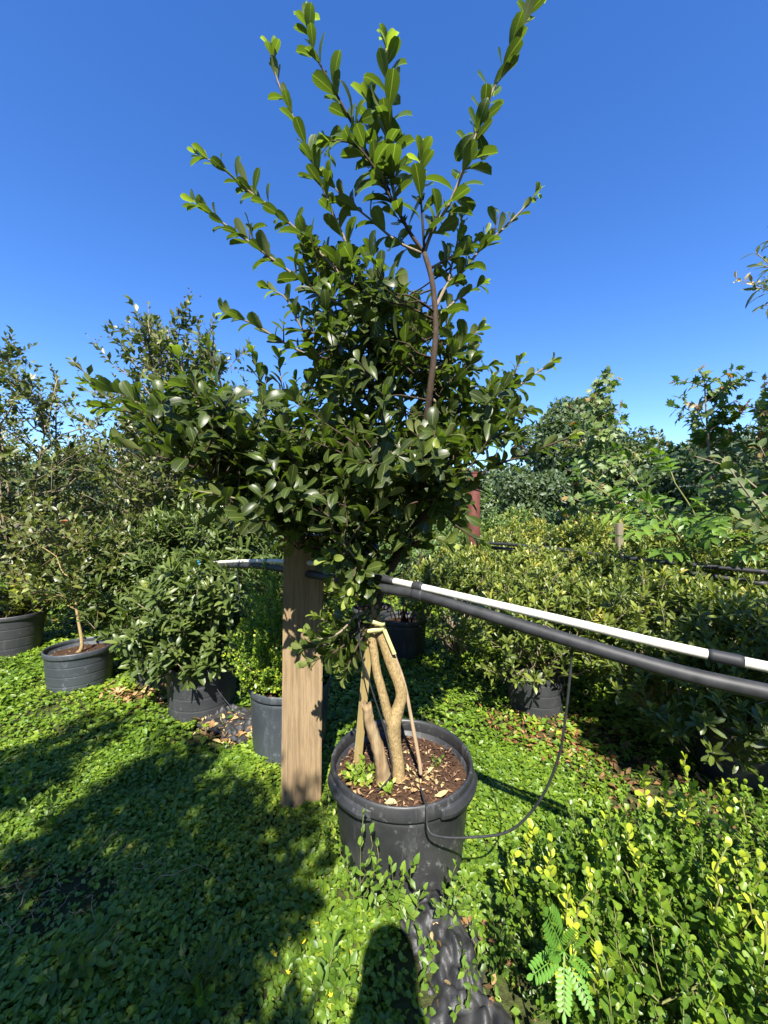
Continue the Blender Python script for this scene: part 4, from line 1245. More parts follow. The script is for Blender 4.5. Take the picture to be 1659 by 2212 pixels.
# ------------------------------------------------------------------ azalea rows on the right
GA = 'azaleas growing in rows at the right'
AZ = [  # x, y, blobs scale, top, label, kind, shoots, leaf, parts, tint
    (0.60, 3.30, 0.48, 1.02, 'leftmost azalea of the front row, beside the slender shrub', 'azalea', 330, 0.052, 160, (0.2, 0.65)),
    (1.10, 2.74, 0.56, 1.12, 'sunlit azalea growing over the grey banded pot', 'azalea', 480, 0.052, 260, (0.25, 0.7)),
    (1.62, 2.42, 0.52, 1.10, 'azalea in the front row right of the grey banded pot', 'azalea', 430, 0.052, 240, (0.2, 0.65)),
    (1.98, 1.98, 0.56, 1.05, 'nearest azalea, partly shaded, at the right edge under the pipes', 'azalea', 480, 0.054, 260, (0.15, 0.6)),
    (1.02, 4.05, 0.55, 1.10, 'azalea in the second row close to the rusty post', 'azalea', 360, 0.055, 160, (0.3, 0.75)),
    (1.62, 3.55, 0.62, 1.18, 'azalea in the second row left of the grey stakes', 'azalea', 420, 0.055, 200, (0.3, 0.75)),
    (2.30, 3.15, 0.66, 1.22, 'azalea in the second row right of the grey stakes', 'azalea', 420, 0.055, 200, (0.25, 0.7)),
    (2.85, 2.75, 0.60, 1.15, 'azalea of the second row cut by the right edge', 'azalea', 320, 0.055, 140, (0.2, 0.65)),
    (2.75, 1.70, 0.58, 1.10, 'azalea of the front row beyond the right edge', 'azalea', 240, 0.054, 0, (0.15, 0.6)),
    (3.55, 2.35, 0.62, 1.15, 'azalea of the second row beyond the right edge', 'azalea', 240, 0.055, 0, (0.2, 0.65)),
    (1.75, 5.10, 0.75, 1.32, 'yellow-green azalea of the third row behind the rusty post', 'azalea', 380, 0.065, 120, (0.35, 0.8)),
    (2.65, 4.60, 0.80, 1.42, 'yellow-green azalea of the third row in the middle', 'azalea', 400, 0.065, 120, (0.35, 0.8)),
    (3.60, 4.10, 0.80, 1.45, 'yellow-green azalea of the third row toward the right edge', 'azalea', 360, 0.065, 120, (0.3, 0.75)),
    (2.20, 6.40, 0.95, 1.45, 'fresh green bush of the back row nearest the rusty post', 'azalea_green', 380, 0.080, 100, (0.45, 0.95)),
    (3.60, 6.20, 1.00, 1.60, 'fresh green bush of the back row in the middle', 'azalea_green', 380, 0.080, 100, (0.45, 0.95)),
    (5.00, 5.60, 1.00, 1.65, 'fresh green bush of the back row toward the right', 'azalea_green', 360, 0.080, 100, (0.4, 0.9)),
]
LOWFRONT = {(1.98, 1.98): [(-0.15, -0.25, 0.52), (-0.38, -0.08, 0.42), (0.05, -0.35, 0.6)], (1.62, 2.42): [(-0.1, -0.35, 0.48), (0.15, -0.38, 0.55)], (1.10, 2.74): [(-0.25, -0.2, 0.5), (0.3, -0.25, 0.5)]}
for (x, y, r, top, lab, kd, n, L, parts, tn) in AZ:
    p = Plant('azalea_bush', lab, 'bush', (x, y, 0.0), GA, 'bark_grey')
    zc = top * 0.62
    bl = [((x, y, zc), (r, r * 0.85, top - zc))]
    bl = [((x, y, zc * 0.95), (r * 0.72, r * 0.62, (top - zc) * 0.85))]
    for k in range(13):
        dd = rand_dirs(1)[0]; dd[2] = abs(dd[2]) * 0.9 - 0.25
        q = rng.uniform(0.62, 0.9)
        bl.append(((x + dd[0] * r * q, y + dd[1] * r * q * 0.85, zc + dd[2] * (top - zc) * q), (r * rng.uniform(0.24, 0.38), r * rng.uniform(0.24, 0.36), (top - zc) * rng.uniform(0.35, 0.55))))
    if (x, y) in LOWFRONT:
        for dx, dy, zc2 in LOWFRONT[(x, y)]: bl.append(((x + dx, y + dy, zc2), (0.30, 0.26, 0.22)))
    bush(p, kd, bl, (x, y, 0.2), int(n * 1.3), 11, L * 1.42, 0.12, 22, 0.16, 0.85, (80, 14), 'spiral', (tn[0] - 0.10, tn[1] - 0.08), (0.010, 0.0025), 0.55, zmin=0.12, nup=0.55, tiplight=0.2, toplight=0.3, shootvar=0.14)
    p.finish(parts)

# tall elder-like weed with compound leaves, broad-leaved shrub, overhanging tree at right
p = Plant('elder_shrub', 'lime-green shrub with large compound leaves among the azaleas', 'shrub', (2.55, 3.25, 0.0), bark='twig_green')
for (tip, base, n) in [((1400, 1075, 2.9), (1520, 1250, 3.1), 7), ((1345, 1000, 3.4), (1480, 1250, 3.3), 7), ((1450, 1020, 3.3), (1540, 1250, 3.2), 7), ((1380, 1110, 2.8), (1540, 1250, 3.0), 8), ((1500, 1115, 2.7), (1720, 1180, 2.7), 8), ((1600, 1160, 2.6), (1740, 1240, 2.7), 6), ((1260, 1030, 3.9), (1440, 1250, 3.6), 6)]:
    b = P(*base); e = P(*tip)
    q = curve_to(b, e, 0.08, 7, 0.02)
    p.tube(q, 0.011, 0.004, 6, 'branch')
    p.tube(curve_to(np.array([2.55, 3.25, 0.0]) + np.append(rng.normal(0, 0.04, 2), 0), b, 0.04, 6, 0.02), 0.016, 0.011, 6, 'branch')
    p.shoot('pinnate', q, n, 0.25, s0=0.35, spread=(70, 30), mode='opposite', up=0.05, nup=1.2, tint=(0.2, 0.8), jit=0.15, taper=0.75)
p.finish(60)

p = Plant('broadleaf_shrub', 'pale matte broad-leaved shrub arching in at the right edge', 'shrub', (3.1, 2.55, 0.0), bark='bark_grey')
for (tip, mid, base) in [((1560, 990, 2.5), (1610, 1060, 2.5), (1700, 1180, 2.6)), ((1500, 985, 2.9), (1590, 1020, 2.8), (1720, 1130, 2.7)), ((1640, 960, 2.6), (1680, 1040, 2.6), (1760, 1180, 2.7)), ((1600, 1120, 2.4), (1660, 1150, 2.5), (1740, 1200, 2.6))]:
    q = smooth_path([P(*base), P(*mid), P(*tip)], 6)
    p.tube(q, 0.009, 0.003, 6, 'branch')
    p.tube(curve_to(np.array([3.1, 2.55, 0.0]), P(*base), 0.03, 6, 0.02), 0.016, 0.009, 6, 'branch')
    p.shoot('matte', q, 18, 0.115, s0=0.1, spread=(75, 40), up=-0.15, nup=0.6, tint=(0.1, 0.8))
p.finish(80)

p = Plant('overhanging_tree', 'narrow-leaved tree reaching in high at the right edge', 'tree', (4.0, 3.1, 0.0), bark='bark_grey')
p.tube(smooth_path([(4.0, 3.1, 0.0), (3.95, 3.1, 1.2), (3.85, 3.05, 2.4), (3.8, 3.0, 3.8)], 6), 0.05, 0.015, 8, 'trunk')
for (tip, f) in [((1632, 545, 3.0), 0.7), ((1640, 570, 2.9), 0.65), ((1628, 620, 2.95), 0.6), ((1650, 660, 2.9), 0.6), ((1655, 520, 3.1), 0.75), ((1690, 600, 2.8), 0.7), ((1720, 560, 2.9), 0.75), ((1700, 480, 3.1), 0.8)]:
    b = np.array([3.88, 3.06, 3.4 * f]); q = curve_to(b, P(*tip), 0.10, 8, 0.02)
    p.tube(q, 0.012, 0.003, 5)
    p.shoot('willow', q, 52, 0.17, s0=0.25, spread=(60, 30), up=-0.25, nup=0.6, tint=(0.3, 1.0), jit=0.3)
bush(p, 'willow', [((4.05, 3.1, 3.5), (0.6, 0.6, 0.8)), ((4.3, 3.2, 2.7), (0.6, 0.5, 0.6)), ((4.1, 3.3, 4.1), (0.5, 0.5, 0.5))], (3.9, 3.08, 2.0), 170, 14, 0.17, 0.3, 20, 0.4, 0.4, (65, 30), tint=(0.3, 0.9), stemr=(0.014, 0.004))
q = curve_to(P(1660, 622, 2.95), P(1590, 603, 2.95), 0.03, 5, 0.02)
p.tube(q, 0.004, 0.002, 4)
p.shoot('dry', q, 9, 0.075, s0=0.2, spread=(70, 40), tint=(0.6, 1.0))
p.finish(80)

# ------------------------------------------------------------------ background trees
GB = 'lobed-leaf trees behind the azaleas'


def lobed_tree(label, x, y, h, r, L, n, parts, z0=0.25):
    p = Plant('maple_tree', label, 'tree', (x, y, 0.0), GB, 'bark_grey')
    tr = smooth_path([(x, y, 0), (x + 0.05, y, h * 0.5), (x - 0.03, y, h * 0.97)], 8)
    p.tube(tr, 0.03, 0.006, 7, 'trunk')
    for k in range(n):
        f = z0 + (0.99 - z0) * (k + rng.random()) / n
        o = tr[int(f * (len(tr) - 1))]
        a = rng.uniform(0, 6.283)
        ll = r * (1.12 - f) ** 0.75 * rng.uniform(0.55, 1.15) + 0.1
        e = o + np.array([math.cos(a), math.sin(a), 0.55]) * ll
        q = curve_to(o, e, 0.04, 6, 0.03)
        p.tube(q, 0.008, 0.003, 4)
        p.shoot('maple', q, int(5 + 12 * ll), L * rng.uniform(0.85, 1.2), s0=0.2, spread=(75, 45), up=-0.05, nup=0.5, tint=(0.15, 0.86), jit=0.35)
        if rng.random() < 0.3:
            p.shoot('maple', q, 2, L * 0.8, s0=0.7, spread=(70, 45), tint=(0.9, 1.0), tiplight=0)
    return p.finish(parts)


lobed_tree('slender lobed-leaf tree with pointed top in front of the big oak', 2.95, 5.3, 3.35, 0.75, 0.16, 58, 160)
lobed_tree('lobed-leaf tree with reddish leaves standing clear against the sky at right', 4.02, 4.8, 3.25, 0.85, 0.16, 50, 160)
lobed_tree('leaning lobed-leaf tree cut by the right edge', 4.75, 4.5, 2.95, 1.0, 0.16, 52, 140)


def crown_tree(name, label, x, y, h, r, L, n, group, parts=40, kind='far', tint=(0.1, 0.7), clear=0.25):
    p = Plant(name, label, 'tree', (x, y, 0.0), group, 'bark_dark')
    p.tube(smooth_path([(x, y, -0.1), (x + 0.1, y, h * 0.35), (x, y, h * 0.75)], 5), r * 0.09, r * 0.03, 7, 'trunk')
    zc = h * (clear + 1) / 2; rz_ = h * (1 - clear) / 2
    bl = []
    for k in range(12):
        d = rand_dirs(1)[0]
        q = rng.uniform(0.35, 0.72)
        bl.append((np.array([x, y, zc]) + d * np.array([r, r, rz_]) * q, np.array([r, r, rz_]) * rng.uniform(0.28, 0.46)))
    for c, rr in bl:
        p.tube(curve_to((x, y, h * rng.uniform(0.25, 0.6)), c, 0.05, 5, 0.04), r * 0.03, r * 0.008, 4)
    c, o = in_blobs(bl, n, 0.28)
    m = len(c)
    d = o * 0.4 + rng.normal(0, 0.7, (m, 3)); nn = o + rng.normal(0, 0.6, (m, 3)) + np.array([0, -0.2, 0.5])
    cl = vnoise(c[:, 0] + c[:, 1] * 0.7, c[:, 2] + c[:, 1] * 0.3, r * 0.35, int(abs(x * 10)) + 3)
    tn = np.clip(tint[0] + (tint[1] - tint[0]) * (0.55 * cl + 0.45 * rng.random(m)), 0, 1)
    p.add(kind, c, frames(d, nn), L * rng.uniform(0.6, 1.3, m), tn)
    return p.finish(parts)


GF = 'trees of the far treeline'
crown_tree('oak_tree', 'big grey-green oak against the sky right of the tall shrub', 6.9, 14.5, 6.3, 2.5, 0.20, 13000, GF, 60, tint=(0.25, 0.95))
crown_tree('oak_tree', 'smaller oak at the right of the big oak', 9.3, 15.2, 5.2, 1.9, 0.20, 7000, GF, 30, tint=(0.25, 0.95))
crown_tree('oak_tree', 'dark dense tree below the right lobed-leaf tree', 8.6, 10.6, 3.6, 1.7, 0.17, 8000, GF, 40, tint=(0.0, 0.5))
crown_tree('oak_tree', 'oak cut by the right edge in the distance', 13.4, 13.2, 5.0, 2.1, 0.20, 6000, GF, 20, tint=(0.2, 0.8))
crown_tree('oak_tree', 'round dark tree in the low gap under the big oak', 4.3, 11.5, 2.9, 1.5, 0.15, 7000, GF, 40, tint=(0.2, 0.8), clear=0.1)
for i, (x, y, h, r, lab) in enumerate([(-3.2, 17.0, 4.4, 2.6, 'distant tree seen behind the tall shrub trunk'), (1.5, 17.5, 4.6, 2.6, 'distant tree in the gap above the rusty post'),
                                       (-9.5, 14.0, 4.4, 2.6, 'distant tree behind the leftmost small-leaved trees'), (-15.0, 15.0, 4.6, 2.8, 'distant tree at the far left edge'), (17.0, 21.0, 5.5, 3.0, 'distant tree at the far right edge'), (10.5, 22.0, 4.5, 3.2, 'distant tree under the sky gap at right'), (5.5, 22.0, 4.6, 3.0, 'distant tree low behind the big oak')]):
    crown_tree('oak_tree', lab, x, y, h, r, 0.26, 5000, GF, 20, tint=(0.2, 0.8), clear=0.08)

bl = [((math.sin(a) * 22 + rng.normal(0, 0.5), math.cos(a) * 20 + rng.normal(0, 0.6), h * 0.5), (2.0, 2.0, h * 0.55)) for a, h in zip(np.arange(-1.9, 1.91, 0.115), rng.uniform(2.6, 3.7, 40))]
c, o_ = in_blobs(bl, 62000, 0.2)
m_ = len(c)
tn = np.clip(0.15 + 0.6 * vnoise(c[:, 0], c[:, 2], 0.9, 77) + rng.normal(0.05, 0.12, m_), 0, 1)
o = link('far_wood', join_leaves(KIND['far'], c, frames(o_ * 0.4 + rng.normal(0, 0.7, (m_, 3)), o_ + rng.normal(0, 0.6, (m_, 3)) + np.array([0, -0.2, 0.5])), 0.30 * rng.uniform(0.6, 1.3, m_), tn, np.zeros(3)))
tag(o, 'far-off belt of woodland closing the view beyond the nursery', 'woodland', kind='stuff')

# ------------------------------------------------------------------ potting bench far left
bx, by = -6.9, 7.6
bench = empty('potting_bench', (bx, by, 0), 'distant potting bench at the far left behind the trees', 'bench')
me = bevel_box('bench_top', (1.7, 0.6, 0.05), MAT['grey_wood'], 0.004)
link('bench_top', me, bench, (0, 0, 1.02))
leg = bevel_box('leg', (0.07, 0.07, 1.0), MAT['grey_wood'], 0.004)
for sx in (-0.78, 0, 0.78):
    for sy in (-0.24, 0.24): link('leg', leg, bench, (sx, sy, 0.495))


def bucket(name, label, x, y, z, r, h, mat):
    root = link(name, lathe(name, [(0, 0.0), (r * 0.8, 0.0), (r * 0.98, h * 0.9), (r * 1.05, h * 0.9), (r * 1.05, h), (r * 0.93, h), (r * 0.78, 0.02), (0, 0.02)], mat, 24), None, (x, y, z))
    tag(root, label, 'bucket', 'containers on the potting bench')


bucket('bucket', 'white bucket on the distant bench', bx - 0.3, by, 1.045, 0.15, 0.26, MAT['white'])
bucket('bucket', 'pale tub right of the white bucket on the distant bench', bx + 0.1, by + 0.05, 1.045, 0.16, 0.15, MAT['white'])
bucket('bucket', 'terracotta pot on the distant bench', bx + 0.62, by, 1.045, 0.14, 0.2, MAT['terracotta'])

# ------------------------------------------------------------------ near boxwood at lower right
p = Plant('boxwood_shrub', 'spreading round-leaved boxwood with bright shoots at lower right', 'shrub', (0.92, 1.02, 0.0), bark='twig_green')
BX = [((0.86, 1.05, 0.20), (0.42, 0.34, 0.25)), ((0.62, 1.12, 0.18), (0.26, 0.26, 0.23)), ((1.15, 1.18, 0.24), (0.36, 0.28, 0.22)), ((0.60, 0.86, 0.16), (0.22, 0.22, 0.23)), ((0.95, 0.80, 0.22), (0.3, 0.22, 0.26)), ((1.3, 0.95, 0.24), (0.3, 0.3, 0.28)), ((0.85, 1.32, 0.16), (0.35, 0.15, 0.20))]
bush(p, 'box', [(c, (r[0], r[1], r[2] * 1.12)) for c, r in BX], (0.92, 1.02, 0.0), 1500, 12, 0.028, 0.12, 34, 0.22, 0.55, (58, 25), 'opposite', (0.24, 0.46), (0.006, 0.0016), 0.1, tiplight=0.18, toplight=0.35, shootvar=0.15)
for (u, v, Y, dv) in [(1480, 1640, 1.22, 130), (1430, 1660, 1.2, 110), (1395, 1665, 1.22, 90), (1565, 1700, 1.18, 110), (1500, 1700, 1.15, 90), (1190, 1820, 1.12, 130), (1110, 1850, 1.16, 110), (1570, 1830, 0.98, 260), (1600, 1850, 1.0, 200), (1640, 1850, 1.0, 220), (1620, 1950, 0.9, 220),
                      (1270, 1890, 1.0, 160), (1240, 2010, 0.92, 140), (1300, 1830, 1.1, 120), (1360, 1800, 1.12, 120), (1655, 1990, 0.86, 200), (1230, 1930, 0.95, 160), (1290, 2060, 0.86, 140), (1150, 1790, 1.22, 90)]:
    tip = P(u, v, Y); b = P(u + rng.normal(0, 18), v + dv, Y + 0.03)
    q = curve_to(b, tip, 0.02, 6, 0.03)
    p.tube(q, 0.003, 0.0015, 5)
    p.shoot('box', q, 18, 0.034, s0=0.1, spread=(55, 22), mode='opposite', tint=(0.72, 0.98), tiplight=0.1, jit=0.15)
p.finish(300)

# feathery weed at the near boxwood
p = Plant('feathery_weed', 'feathery weed with pinnate leaves in front of the boxwood', 'weed', tuple(P(1225, 2060, 0.83) - np.array([0, 0, 0.40])), bark='twig_green')
ct = P(1218, 2055, 0.84)
p.tube(curve_to(p.loc, ct, 0.0, 6, 0.01), 0.003, 0.002, 5)
for (u, v) in [(1192, 1985), (1160, 2085), (1262, 2085), (1215, 2160), (1245, 2015), (1190, 2040), (1265, 2150)]:
    e = P(u, v, 0.80); d = (e - ct)[None]
    L = 1.25 * float(np.linalg.norm(e - ct))
    p.add('feather', ct[None], frames(d + np.array([[0, -0.01, 0]]), np.array([[0, -0.7, 0.75]])), np.array([max(0.055, L)]), np.array([rng.uniform(0.2, 0.9)]))
p.finish(20)

# ------------------------------------------------------------------ weeds round and in the big pot
GW = 'creeping weeds round the big pot'


def weed(label, base, stems, kind='weed', L=0.042, n=10, group=GW, name='creeping_weed', parts=60, tint=(0.3, 0.9)):
    p = Plant(name, label, 'weed', tuple(base), group, 'twig_green')
    for (e, lift) in stems:
        q = curve_to(base, e, lift, 8, 0.03)
        p.tube(q, 0.0018, 0.001, 4)
        p.shoot(kind, q, n, L, s0=0.2, spread=(65, 25), mode='opposite', tint=tint, nup=0.5, tiplight=0.1)
    p.finish(parts)


def onground(u, v):
    Y = CAM_H * FPX / (v - 1106)
    q = P(u, v, Y); q[2] = 0.0
    return q


weed('upright weed with paired leaves at the front left foot of the pot', onground(770, 1960), [(P(785, 1760, 1.27), 0.0), (P(800, 1800, 1.25), 0.0), (P(750, 1850, 1.28), 0.02), (P(810, 1880, 1.22), 0.0), (P(735, 1830, 1.32), 0.0)])
weed('weed with pointed leaves in front of the middle of the pot', onground(880, 2000), [(P(895, 1868, 1.22), 0.02), (P(870, 1890, 1.22), 0.02), (P(850, 1930, 1.2), 0.0), (P(915, 1925, 1.2), 0.02)], L=0.05)
weed('tall weed stems climbing the front of the pot wall', onground(840, 1990), [(P(815, 1830, 1.25), 0.0), (P(845, 1870, 1.22), 0.02), (P(830, 1900, 1.2), 0.02), (P(800, 1910, 1.2), 0.02), (P(865, 1905, 1.2), 0.0)], L=0.044)
weed('sprawling weed at the front right foot of the pot', onground(960, 2000), [(P(985, 1870, 1.26), 0.02), (P(960, 1920, 1.22), 0.0), (P(1010, 1900, 1.28), 0.02), (P(1000, 1950, 1.2), 0.02), (P(940, 1950, 1.18), 0.02)], L=0.038)
weed('weed trailing over the black ground fabric', onground(935, 2080), [(P(905, 2010, 1.18), 0.05), (P(930, 2040, 1.14), 0.04), (P(915, 2120, 1.08), 0.04), (P(980, 2000, 1.22), 0.04), (P(1000, 2060, 1.15), 0.04)], L=0.036)
weed('straggly weed in the shade between the fabric and the boxwood', onground(1075, 2060), [(P(1060, 1940, 1.28), 0.03), (P(1090, 1990, 1.2), 0.04), (P(1050, 2080, 1.12), 0.05), (P(1090, 2100, 1.1), 0.05), (P(1110, 2040, 1.15), 0.04), (P(1070, 2150, 1.06), 0.05)], L=0.034, tint=(0.1, 0.6))
weed('weed creeping along the right edge of the black fabric', onground(1030, 2110), [(P(1020, 2010, 1.2), 0.03), (P(1000, 2090, 1.1), 0.05), (P(1040, 2060, 1.15), 0.04), (P(1010, 2160, 1.05), 0.04), (P(985, 2190, 1.03), 0.03)], L=0.036)
weed('leafy weed left of the pot against its wall', onground(715, 1850), [(P(705, 1700, 1.45), 0.0), (P(695, 1740, 1.45), 0.0), (P(720, 1760, 1.42), 0.0), (P(700, 1790, 1.4), 0.02), (P(725, 1800, 1.38), 0.0), (P(690, 1770, 1.44), 0.0)], 'cover2', 0.028, 14)


def inpot(u, v):
    Y = (CAM_H - SOIL_Z) * FPX / (v - 1106)
    return P(u, v, Y)


b = inpot(785, 1690)
weed('fresh green seedlings clustered in the left of the big pot', b, [(b + np.array([dx, dy, dz]), 0.0) for dx, dy, dz in [(-0.06, 0.02, 0.05), (-0.03, -0.02, 0.06), (0.0, 0.02, 0.07), (0.03, -0.01, 0.06), (0.05, 0.02, 0.05), (-0.05, -0.03, 0.04), (0.02, -0.05, 0.04), (-0.01, 0.05, 0.06), (0.06, -0.02, 0.04), (-0.08, 0.0, 0.03)]], 'cover2', 0.040, 8, 'seedlings in the big pot', 'seedling')
b = inpot(838, 1715)
weed('small seedling at the front of the trunk in the big pot', b, [(b + np.array([dx, dy, dz]), 0.0) for dx, dy, dz in [(-0.02, 0, 0.03), (0.02, 0.01, 0.035), (0.0, -0.02, 0.03)]], 'cover2', 0.036, 6, 'seedlings in the big pot', 'seedling')
b = inpot(945, 1660)
weed('small dark seedling in the right of the big pot', b, [(b + np.array([dx, dy, dz]), 0.0) for dx, dy, dz in [(-0.015, 0, 0.04), (0.02, 0.01, 0.035)]], 'cover2', 0.028, 6, 'seedlings in the big pot', 'seedling', tint=(0.0, 0.4))
# larger weeds in the grass at left
for (u, v, lab) in [(45, 1730, 'broad-leaved weed in the sunlit grass at the left edge'), (95, 1800, 'second broad-leaved weed just below the one at the left edge'), (420, 2160, 'low broad weed in the shaded grass at the bottom'), (700, 2150, 'pointed-leaf weed in the lit strip at the bottom'), (150, 2120, 'pointed-leaf weed in shade at the lower left')]:
    b = onground(u, v)
    weed(lab, b, [(b + np.array([rng.normal(0, 0.07), rng.normal(0, 0.05), rng.uniform(0.06, 0.14)]), 0.03) for _ in range(6)], 'weed', 0.05, 10, 'taller weeds in the grass', 'broad_weed', 60, (0.2, 0.7))
# tiny yellow flowers
for k in range(14):
    u, v = rng.uniform(560, 780), rng.uniform(1990, 2200)
    q = onground(u, v) + np.array([0, 0, 0.055])
    V, F = [(0, 0, 0.002)], []
    for j in range(10):
        a = 0.6283 * j; rr = 0.008 if j % 2 == 0 else 0.004
        V.append((rr * math.cos(a), rr * math.sin(a), 0.003 if j % 2 == 0 else 0.0))
    for j in range(10): F.append((0, 1 + j, 1 + (j + 1) % 10))
    o = link('flower', py_mesh('flower', V, F, MAT['flower'], False), None, q)
    o.rotation_euler = (rng.normal(0.3, 0.2), rng.normal(0, 0.2), rng.uniform(0, 6))
    tag(o, 'tiny yellow flower among the weeds in the front lit strip', 'flower', 'tiny yellow flowers in the weeds')

# ------------------------------------------------------------------ ground litter, fabric
def fabric(name, label, c, w, l, rz, seed):
    n, m = 44, 60
    V, F = [], []
    for i in range(m):
        for j in range(n):
            x = (j / (n - 1) - 0.5) * w * (1 + 0.45 * mnoise.noise((seed, i * 0.11, j // (n // 2))))
            y = (i / (m - 1) - 0.5) * l
            ed = min(j, n - 1 - j) / (n / 2)
            z = 0.035 * mnoise.noise((x * 11 + seed, y * 8, 0.5)) + 0.040 * abs(mnoise.noise((x * 24 + y * 12, y * 16 - x * 9, seed))) + 0.012 * mnoise.noise((x * 60, y * 45, seed)) + 0.03 * min(1, ed * 2)
            X = x * math.cos(rz) - y * math.sin(rz) + c[0]; Y = x * math.sin(rz) + y * math.cos(rz) + c[1]
            V.append((X - c[0], Y - c[1], z + float(ground_z(X, Y)) + 0.012 * ed))
    for i in range(m - 1):
        for j in range(n - 1): F.append((i * n + j, i * n + j + 1, (i + 1) * n + j + 1, (i + 1) * n + j))
    o = link(name, py_mesh(name, V, F, MAT['fabric']), None, (c[0], c[1], 0))
    tag(o, label, 'ground fabric')


fabric('landscape_fabric', 'crumpled black ground fabric in front of the big pot', (0.205, 1.14, 0), 0.20, 0.50, R_(16), 1.7)
fabric('landscape_fabric', 'strip of black ground fabric beside the charcoal banded pot', (-1.0, 2.52, 0), 0.55, 0.30, R_(-25), 4.1)
BARE += [(0.36, 1.12, 0.16, 0.35), (0.40, 0.95, 0.2, 0.4), (0.85, 1.0, 0.35, 0.6), (0.18, 1.15, 0.17, 0.86), (0.30, 1.05, 0.12, 0.8), (-0.98, 2.5, 0.25, 0.85), (-1.15, 1.36, 0.14, 0.8), (-1.42, 1.45, 0.10, 0.7), (-1.75, 2.95, 0.22, 0.7), (0.95, 2.55, 0.28, 0.5), (1.25, 2.2, 0.35, 0.7), (1.5, 1.8, 0.4, 0.9), (PX, PY, 0.25, 1.0)]
patch('leaf_litter', 'dry tan leaves littered between the charcoal pot and the blue-grey pot', 'leaf litter', 'dry', (-0.95, 2.46), (0.26, 0.16), 260, (0.03, 0.07), (0.3, 1.0), 0.05)
patch('leaf_litter', 'dry tan leaves littered right of the squat grey-blue pot', 'leaf litter', 'dry', (-1.85, 2.95), (0.30, 0.22), 240, (0.03, 0.07), (0.2, 0.9), 0.05)
patch('red_mulch', 'rust-red mulch strewn at the foot of the azalea pot', 'mulch', 'mulch', (1.05, 2.42), (0.42, 0.34), 520, (0.015, 0.05), (0.1, 1.0), 0.05)
patch('leaf_litter', 'scattered brown leaves round the black fabric', 'leaf litter', 'dry', (0.27, 1.16), (0.15, 0.26), 45, (0.014, 0.034), (0.0, 0.9), 0.06)
patch('leaf_litter', 'brown leaf litter in the shade under the nearest azalea', 'leaf litter', 'dry', (1.35, 2.0), (0.35, 0.35), 220, (0.03, 0.06), (0.0, 0.5), 0.03)
# dead runners on the bare patch at lower left
p = Plant('dry_runners', 'dry straw-coloured runners on the bare patch at lower left', 'dead grass', (-1.2, 1.38, 0.0), None, 'cane')
for k in range(30):
    b = np.array([rng.normal(-1.22, 0.16), rng.normal(1.38, 0.07), 0.015])
    e = b + np.array([rng.normal(0, 0.12), rng.normal(0, 0.08), rng.uniform(0.0, 0.03)])
    p.tube(curve_to(b, e, rng.uniform(0.05, 0.25), 7, 0.05), 0.0016, 0.0008, 4)
for ch in p.finish(0, 'runner').children: ch['kind'] = 'stuff'
scatter_cover()

# ------------------------------------------------------------------ what casts the shade: trees and the photographer behind the viewpoint, then trees added to dim the skylight
p = Plant('shade_tree', 'leafy potted tree behind the viewpoint shading the left weeds', 'tree', (-1.0, -1.25, 0.0), None, 'bark_grey')
p.tube(smooth_path([(-1.0, -1.25, 0.0), (-0.98, -1.22, 1.2), (-1.02, -1.25, 2.2), (-1.0, -1.25, 3.5)], 6), 0.04, 0.012, 8, 'trunk')
SB = [((-1.0, -1.25, 3.0), (0.68, 0.5, 0.70)), ((-1.35, -1.15, 2.7), (0.45, 0.4, 0.45)), ((-0.66, -1.2, 2.55), (0.42, 0.35, 0.45)), ((-0.6, -1.2, 3.1), (0.35, 0.35, 0.4)), ((-1.25, -1.2, 3.55), (0.4, 0.35, 0.4))]
bush(p, 'whorl', SB, (-1.0, -1.25, 1.6), 560, 10, 0.11, 0.2, 24, 0.4, 0.5, (80, 30), tint=(0.2, 0.6), stemr=(0.012, 0.003))
p.finish(0)
p = Plant('shade_tree', 'slim potted tree behind the viewpoint casting a narrow shade band', 'tree', (-1.9, -0.75, 0.0), None, 'bark_grey')
p.tube(smooth_path([(-1.9, -0.75, 0.0), (-1.88, -0.75, 2.0), (-1.9, -0.75, 3.8)], 6), 0.03, 0.01, 8, 'trunk')
bush(p, 'whorl', [((-1.9, -0.75, 3.35), (0.26, 0.26, 0.42)), ((-2.1, -0.75, 3.0), (0.25, 0.2, 0.3))], (-1.9, -0.75, 2.2), 130, 10, 0.10, 0.18, 10, 0.4, 0.5, (80, 30), tint=(0.2, 0.6))
p.finish(0)
p = Plant('shade_tree', 'low leafy potted tree behind the viewpoint shading the lower right corner', 'tree', (0.85, -1.0, 0.0), None, 'bark_grey')
p.tube(smooth_path([(0.85, -1.0, 0.0), (0.86, -1.0, 0.9), (0.85, -1.0, 1.9)], 6), 0.03, 0.01, 8, 'trunk')
bush(p, 'whorl', [((0.74, -0.95, 1.74), (0.28, 0.24, 0.2)), ((0.30, -0.95, 1.95), (0.06, 0.12, 0.2))], (0.85, -1.0, 0.8), 240, 10, 0.10, 0.18, 14, 0.4, 0.5, (80, 30), tint=(0.2, 0.6))
p.finish(0)


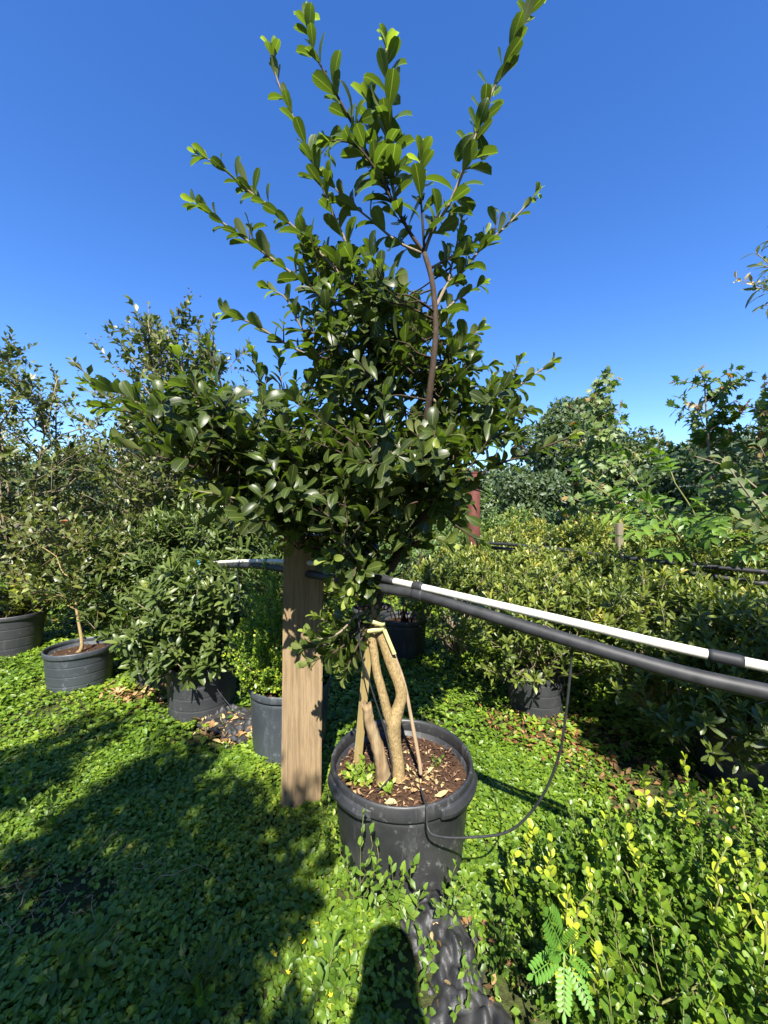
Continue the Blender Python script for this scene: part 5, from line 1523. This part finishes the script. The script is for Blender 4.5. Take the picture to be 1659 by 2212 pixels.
p = Plant('shade_tree', 'slim leafy tree just right of the viewpoint shading the azaleas', 'tree', (1.85, 0.05, 0.0), None, 'bark_grey')
p.tube(smooth_path([(1.85, 0.05, 0.0), (1.86, 0.05, 1.4), (1.8, 0.05, 3.3)], 6), 0.03, 0.01, 8, 'trunk')
bush(p, 'whorl', [((1.65, 0.05, 2.75), (0.42, 0.3, 0.42)), ((2.0, 0.0, 2.35), (0.35, 0.3, 0.35)), ((1.4, 0.05, 2.55), (0.22, 0.25, 0.22))], (1.83, 0.05, 1.6), 260, 9, 0.10, 0.18, 14, 0.4, 0.5, (80, 30), tint=(0.2, 0.6))
p.finish(0)

for k, (x, y, h, r, lab) in enumerate([(-7.5, -6.5, 6.0, 2.6, 'unseen tree added behind the viewpoint to dim the skylight, far left'), (-2.6, -8.0, 6.2, 2.6, 'unseen tree added behind the viewpoint to dim the skylight, left of its middle'), (2.6, -8.0, 6.0, 2.6, 'unseen tree added behind the viewpoint to dim the skylight, right of its middle'), (7.5, -6.5, 6.2, 2.6, 'unseen tree added behind the viewpoint to dim the skylight, far right'),
                                       (-8.5, -0.5, 5.0, 2.4, 'tree added out of view on the left side to dim the skylight'), (8.5, -0.5, 5.0, 2.4, 'tree added out of view on the right side to dim the skylight'), (4.4, -3.6, 3.4, 1.5, 'smaller unseen tree added behind the viewpoint on the right to dim the skylight'), (-4.6, -3.8, 3.4, 1.5, 'smaller unseen tree added behind the viewpoint on the left to dim the skylight')]):
    crown_tree('shade_tree', lab, x, y, h, r, 0.30, 3200, 'unseen trees added to dim the skylight', 0, clear=0.02)  # added out of view to block sky fill and deepen the shade


def photographer():
    root = empty('person', (-0.01, -0.38, 0.0), 'person in dark clothes behind the viewpoint, head shadow falling on the weeds', 'person')
    # body as one continuous skinned surface; joints as connected vertices with radii
    J = {'pelvis': ((0, 0, 0.98), (0.15, 0.11)), 'waist': ((0, 0.0, 1.14), (0.135, 0.10)), 'chest': ((0, 0, 1.36), (0.165, 0.115)), 'neck': ((0, 0.01, 1.54), (0.058, 0.06)),
         'skull': ((0, 0.03, 1.64), (0.075, 0.085)), 'crown': ((0, 0.03, 1.76), (0.072, 0.088))}
    E = [('pelvis', 'waist'), ('waist', 'chest'), ('chest', 'neck'), ('neck', 'skull'), ('skull', 'crown')]
    for s, sd in ((-1, 'l'), (1, 'r')):
        J['sh' + sd] = ((s * 0.18, 0, 1.45), (0.062, 0.062)); J['el' + sd] = ((s * 0.13, 0.14, 1.20), (0.045, 0.045))
        J['wr' + sd] = ((s * 0.055, 0.31, 1.34), (0.030, 0.030)); J['pa' + sd] = ((s * 0.045, 0.35, 1.38), (0.030, 0.022))
        J['hp' + sd] = ((s * 0.09, 0, 0.90), (0.09, 0.09)); J['kn' + sd] = ((s * 0.10, 0.02, 0.50), (0.062, 0.062))
        J['an' + sd] = ((s * 0.11, 0, 0.10), (0.045, 0.05)); J['to' + sd] = ((s * 0.12, 0.15, 0.04), (0.042, 0.03))
        E += [('chest', 'sh' + sd), ('sh' + sd, 'el' + sd), ('el' + sd, 'wr' + sd), ('wr' + sd, 'pa' + sd), ('pelvis', 'hp' + sd), ('hp' + sd, 'kn' + sd), ('kn' + sd, 'an' + sd), ('an' + sd, 'to' + sd)]
        for f in range(4):
            a, b_ = 'f%d%s' % (f, sd), 'g%d%s' % (f, sd)
            J[a] = ((s * (0.04 + 0.002 * f), 0.375, 1.415 - 0.02 * f), (0.010, 0.010)); J[b_] = ((s * 0.02, 0.395, 1.418 - 0.02 * f), (0.008, 0.008))
            E += [('pa' + sd, a), (a, b_)]
        J['th' + sd] = ((s * 0.04, 0.345, 1.42), (0.011, 0.011)); E.append(('pa' + sd, 'th' + sd))
    names = list(J); idx = {n_: i for i, n_ in enumerate(names)}
    me = bpy.data.meshes.new('body')
    me.from_pydata([J[n_][0] for n_ in names], [(idx[a], idx[b_]) for a, b_ in E], [])
    o = link('body', me, root)
    md = o.modifiers.new('Skin', 'SKIN')
    for i, n_ in enumerate(names):
        me.skin_vertices[0].data[i].radius = J[n_][1]
        me.skin_vertices[0].data[i].use_root = (n_ == 'pelvis')
    ss = o.modifiers.new('Subd', 'SUBSURF'); ss.levels = 1; ss.render_levels = 2
    me.materials.append(MAT['cloth'])
    V, T = tube_arrays(np.array([[0, 0.02, 1.60], [0, 0.01, 1.68], [0, 0.01, 1.76], [0, 0.02, 1.82], [0, 0.03, 1.845]]), [0.072, 0.084, 0.086, 0.066, 0.02], 16)
    link('hair', np_mesh('hair', V, T, MAT['bark_dark']), root)
    ph = link('phone', bevel_box('phone', (0.075, 0.009, 0.155), MAT['phone'], 0.003), None, (0.0, -0.035, 1.40))
    tag(ph, 'dark phone held up behind the viewpoint', 'phone')


photographer()
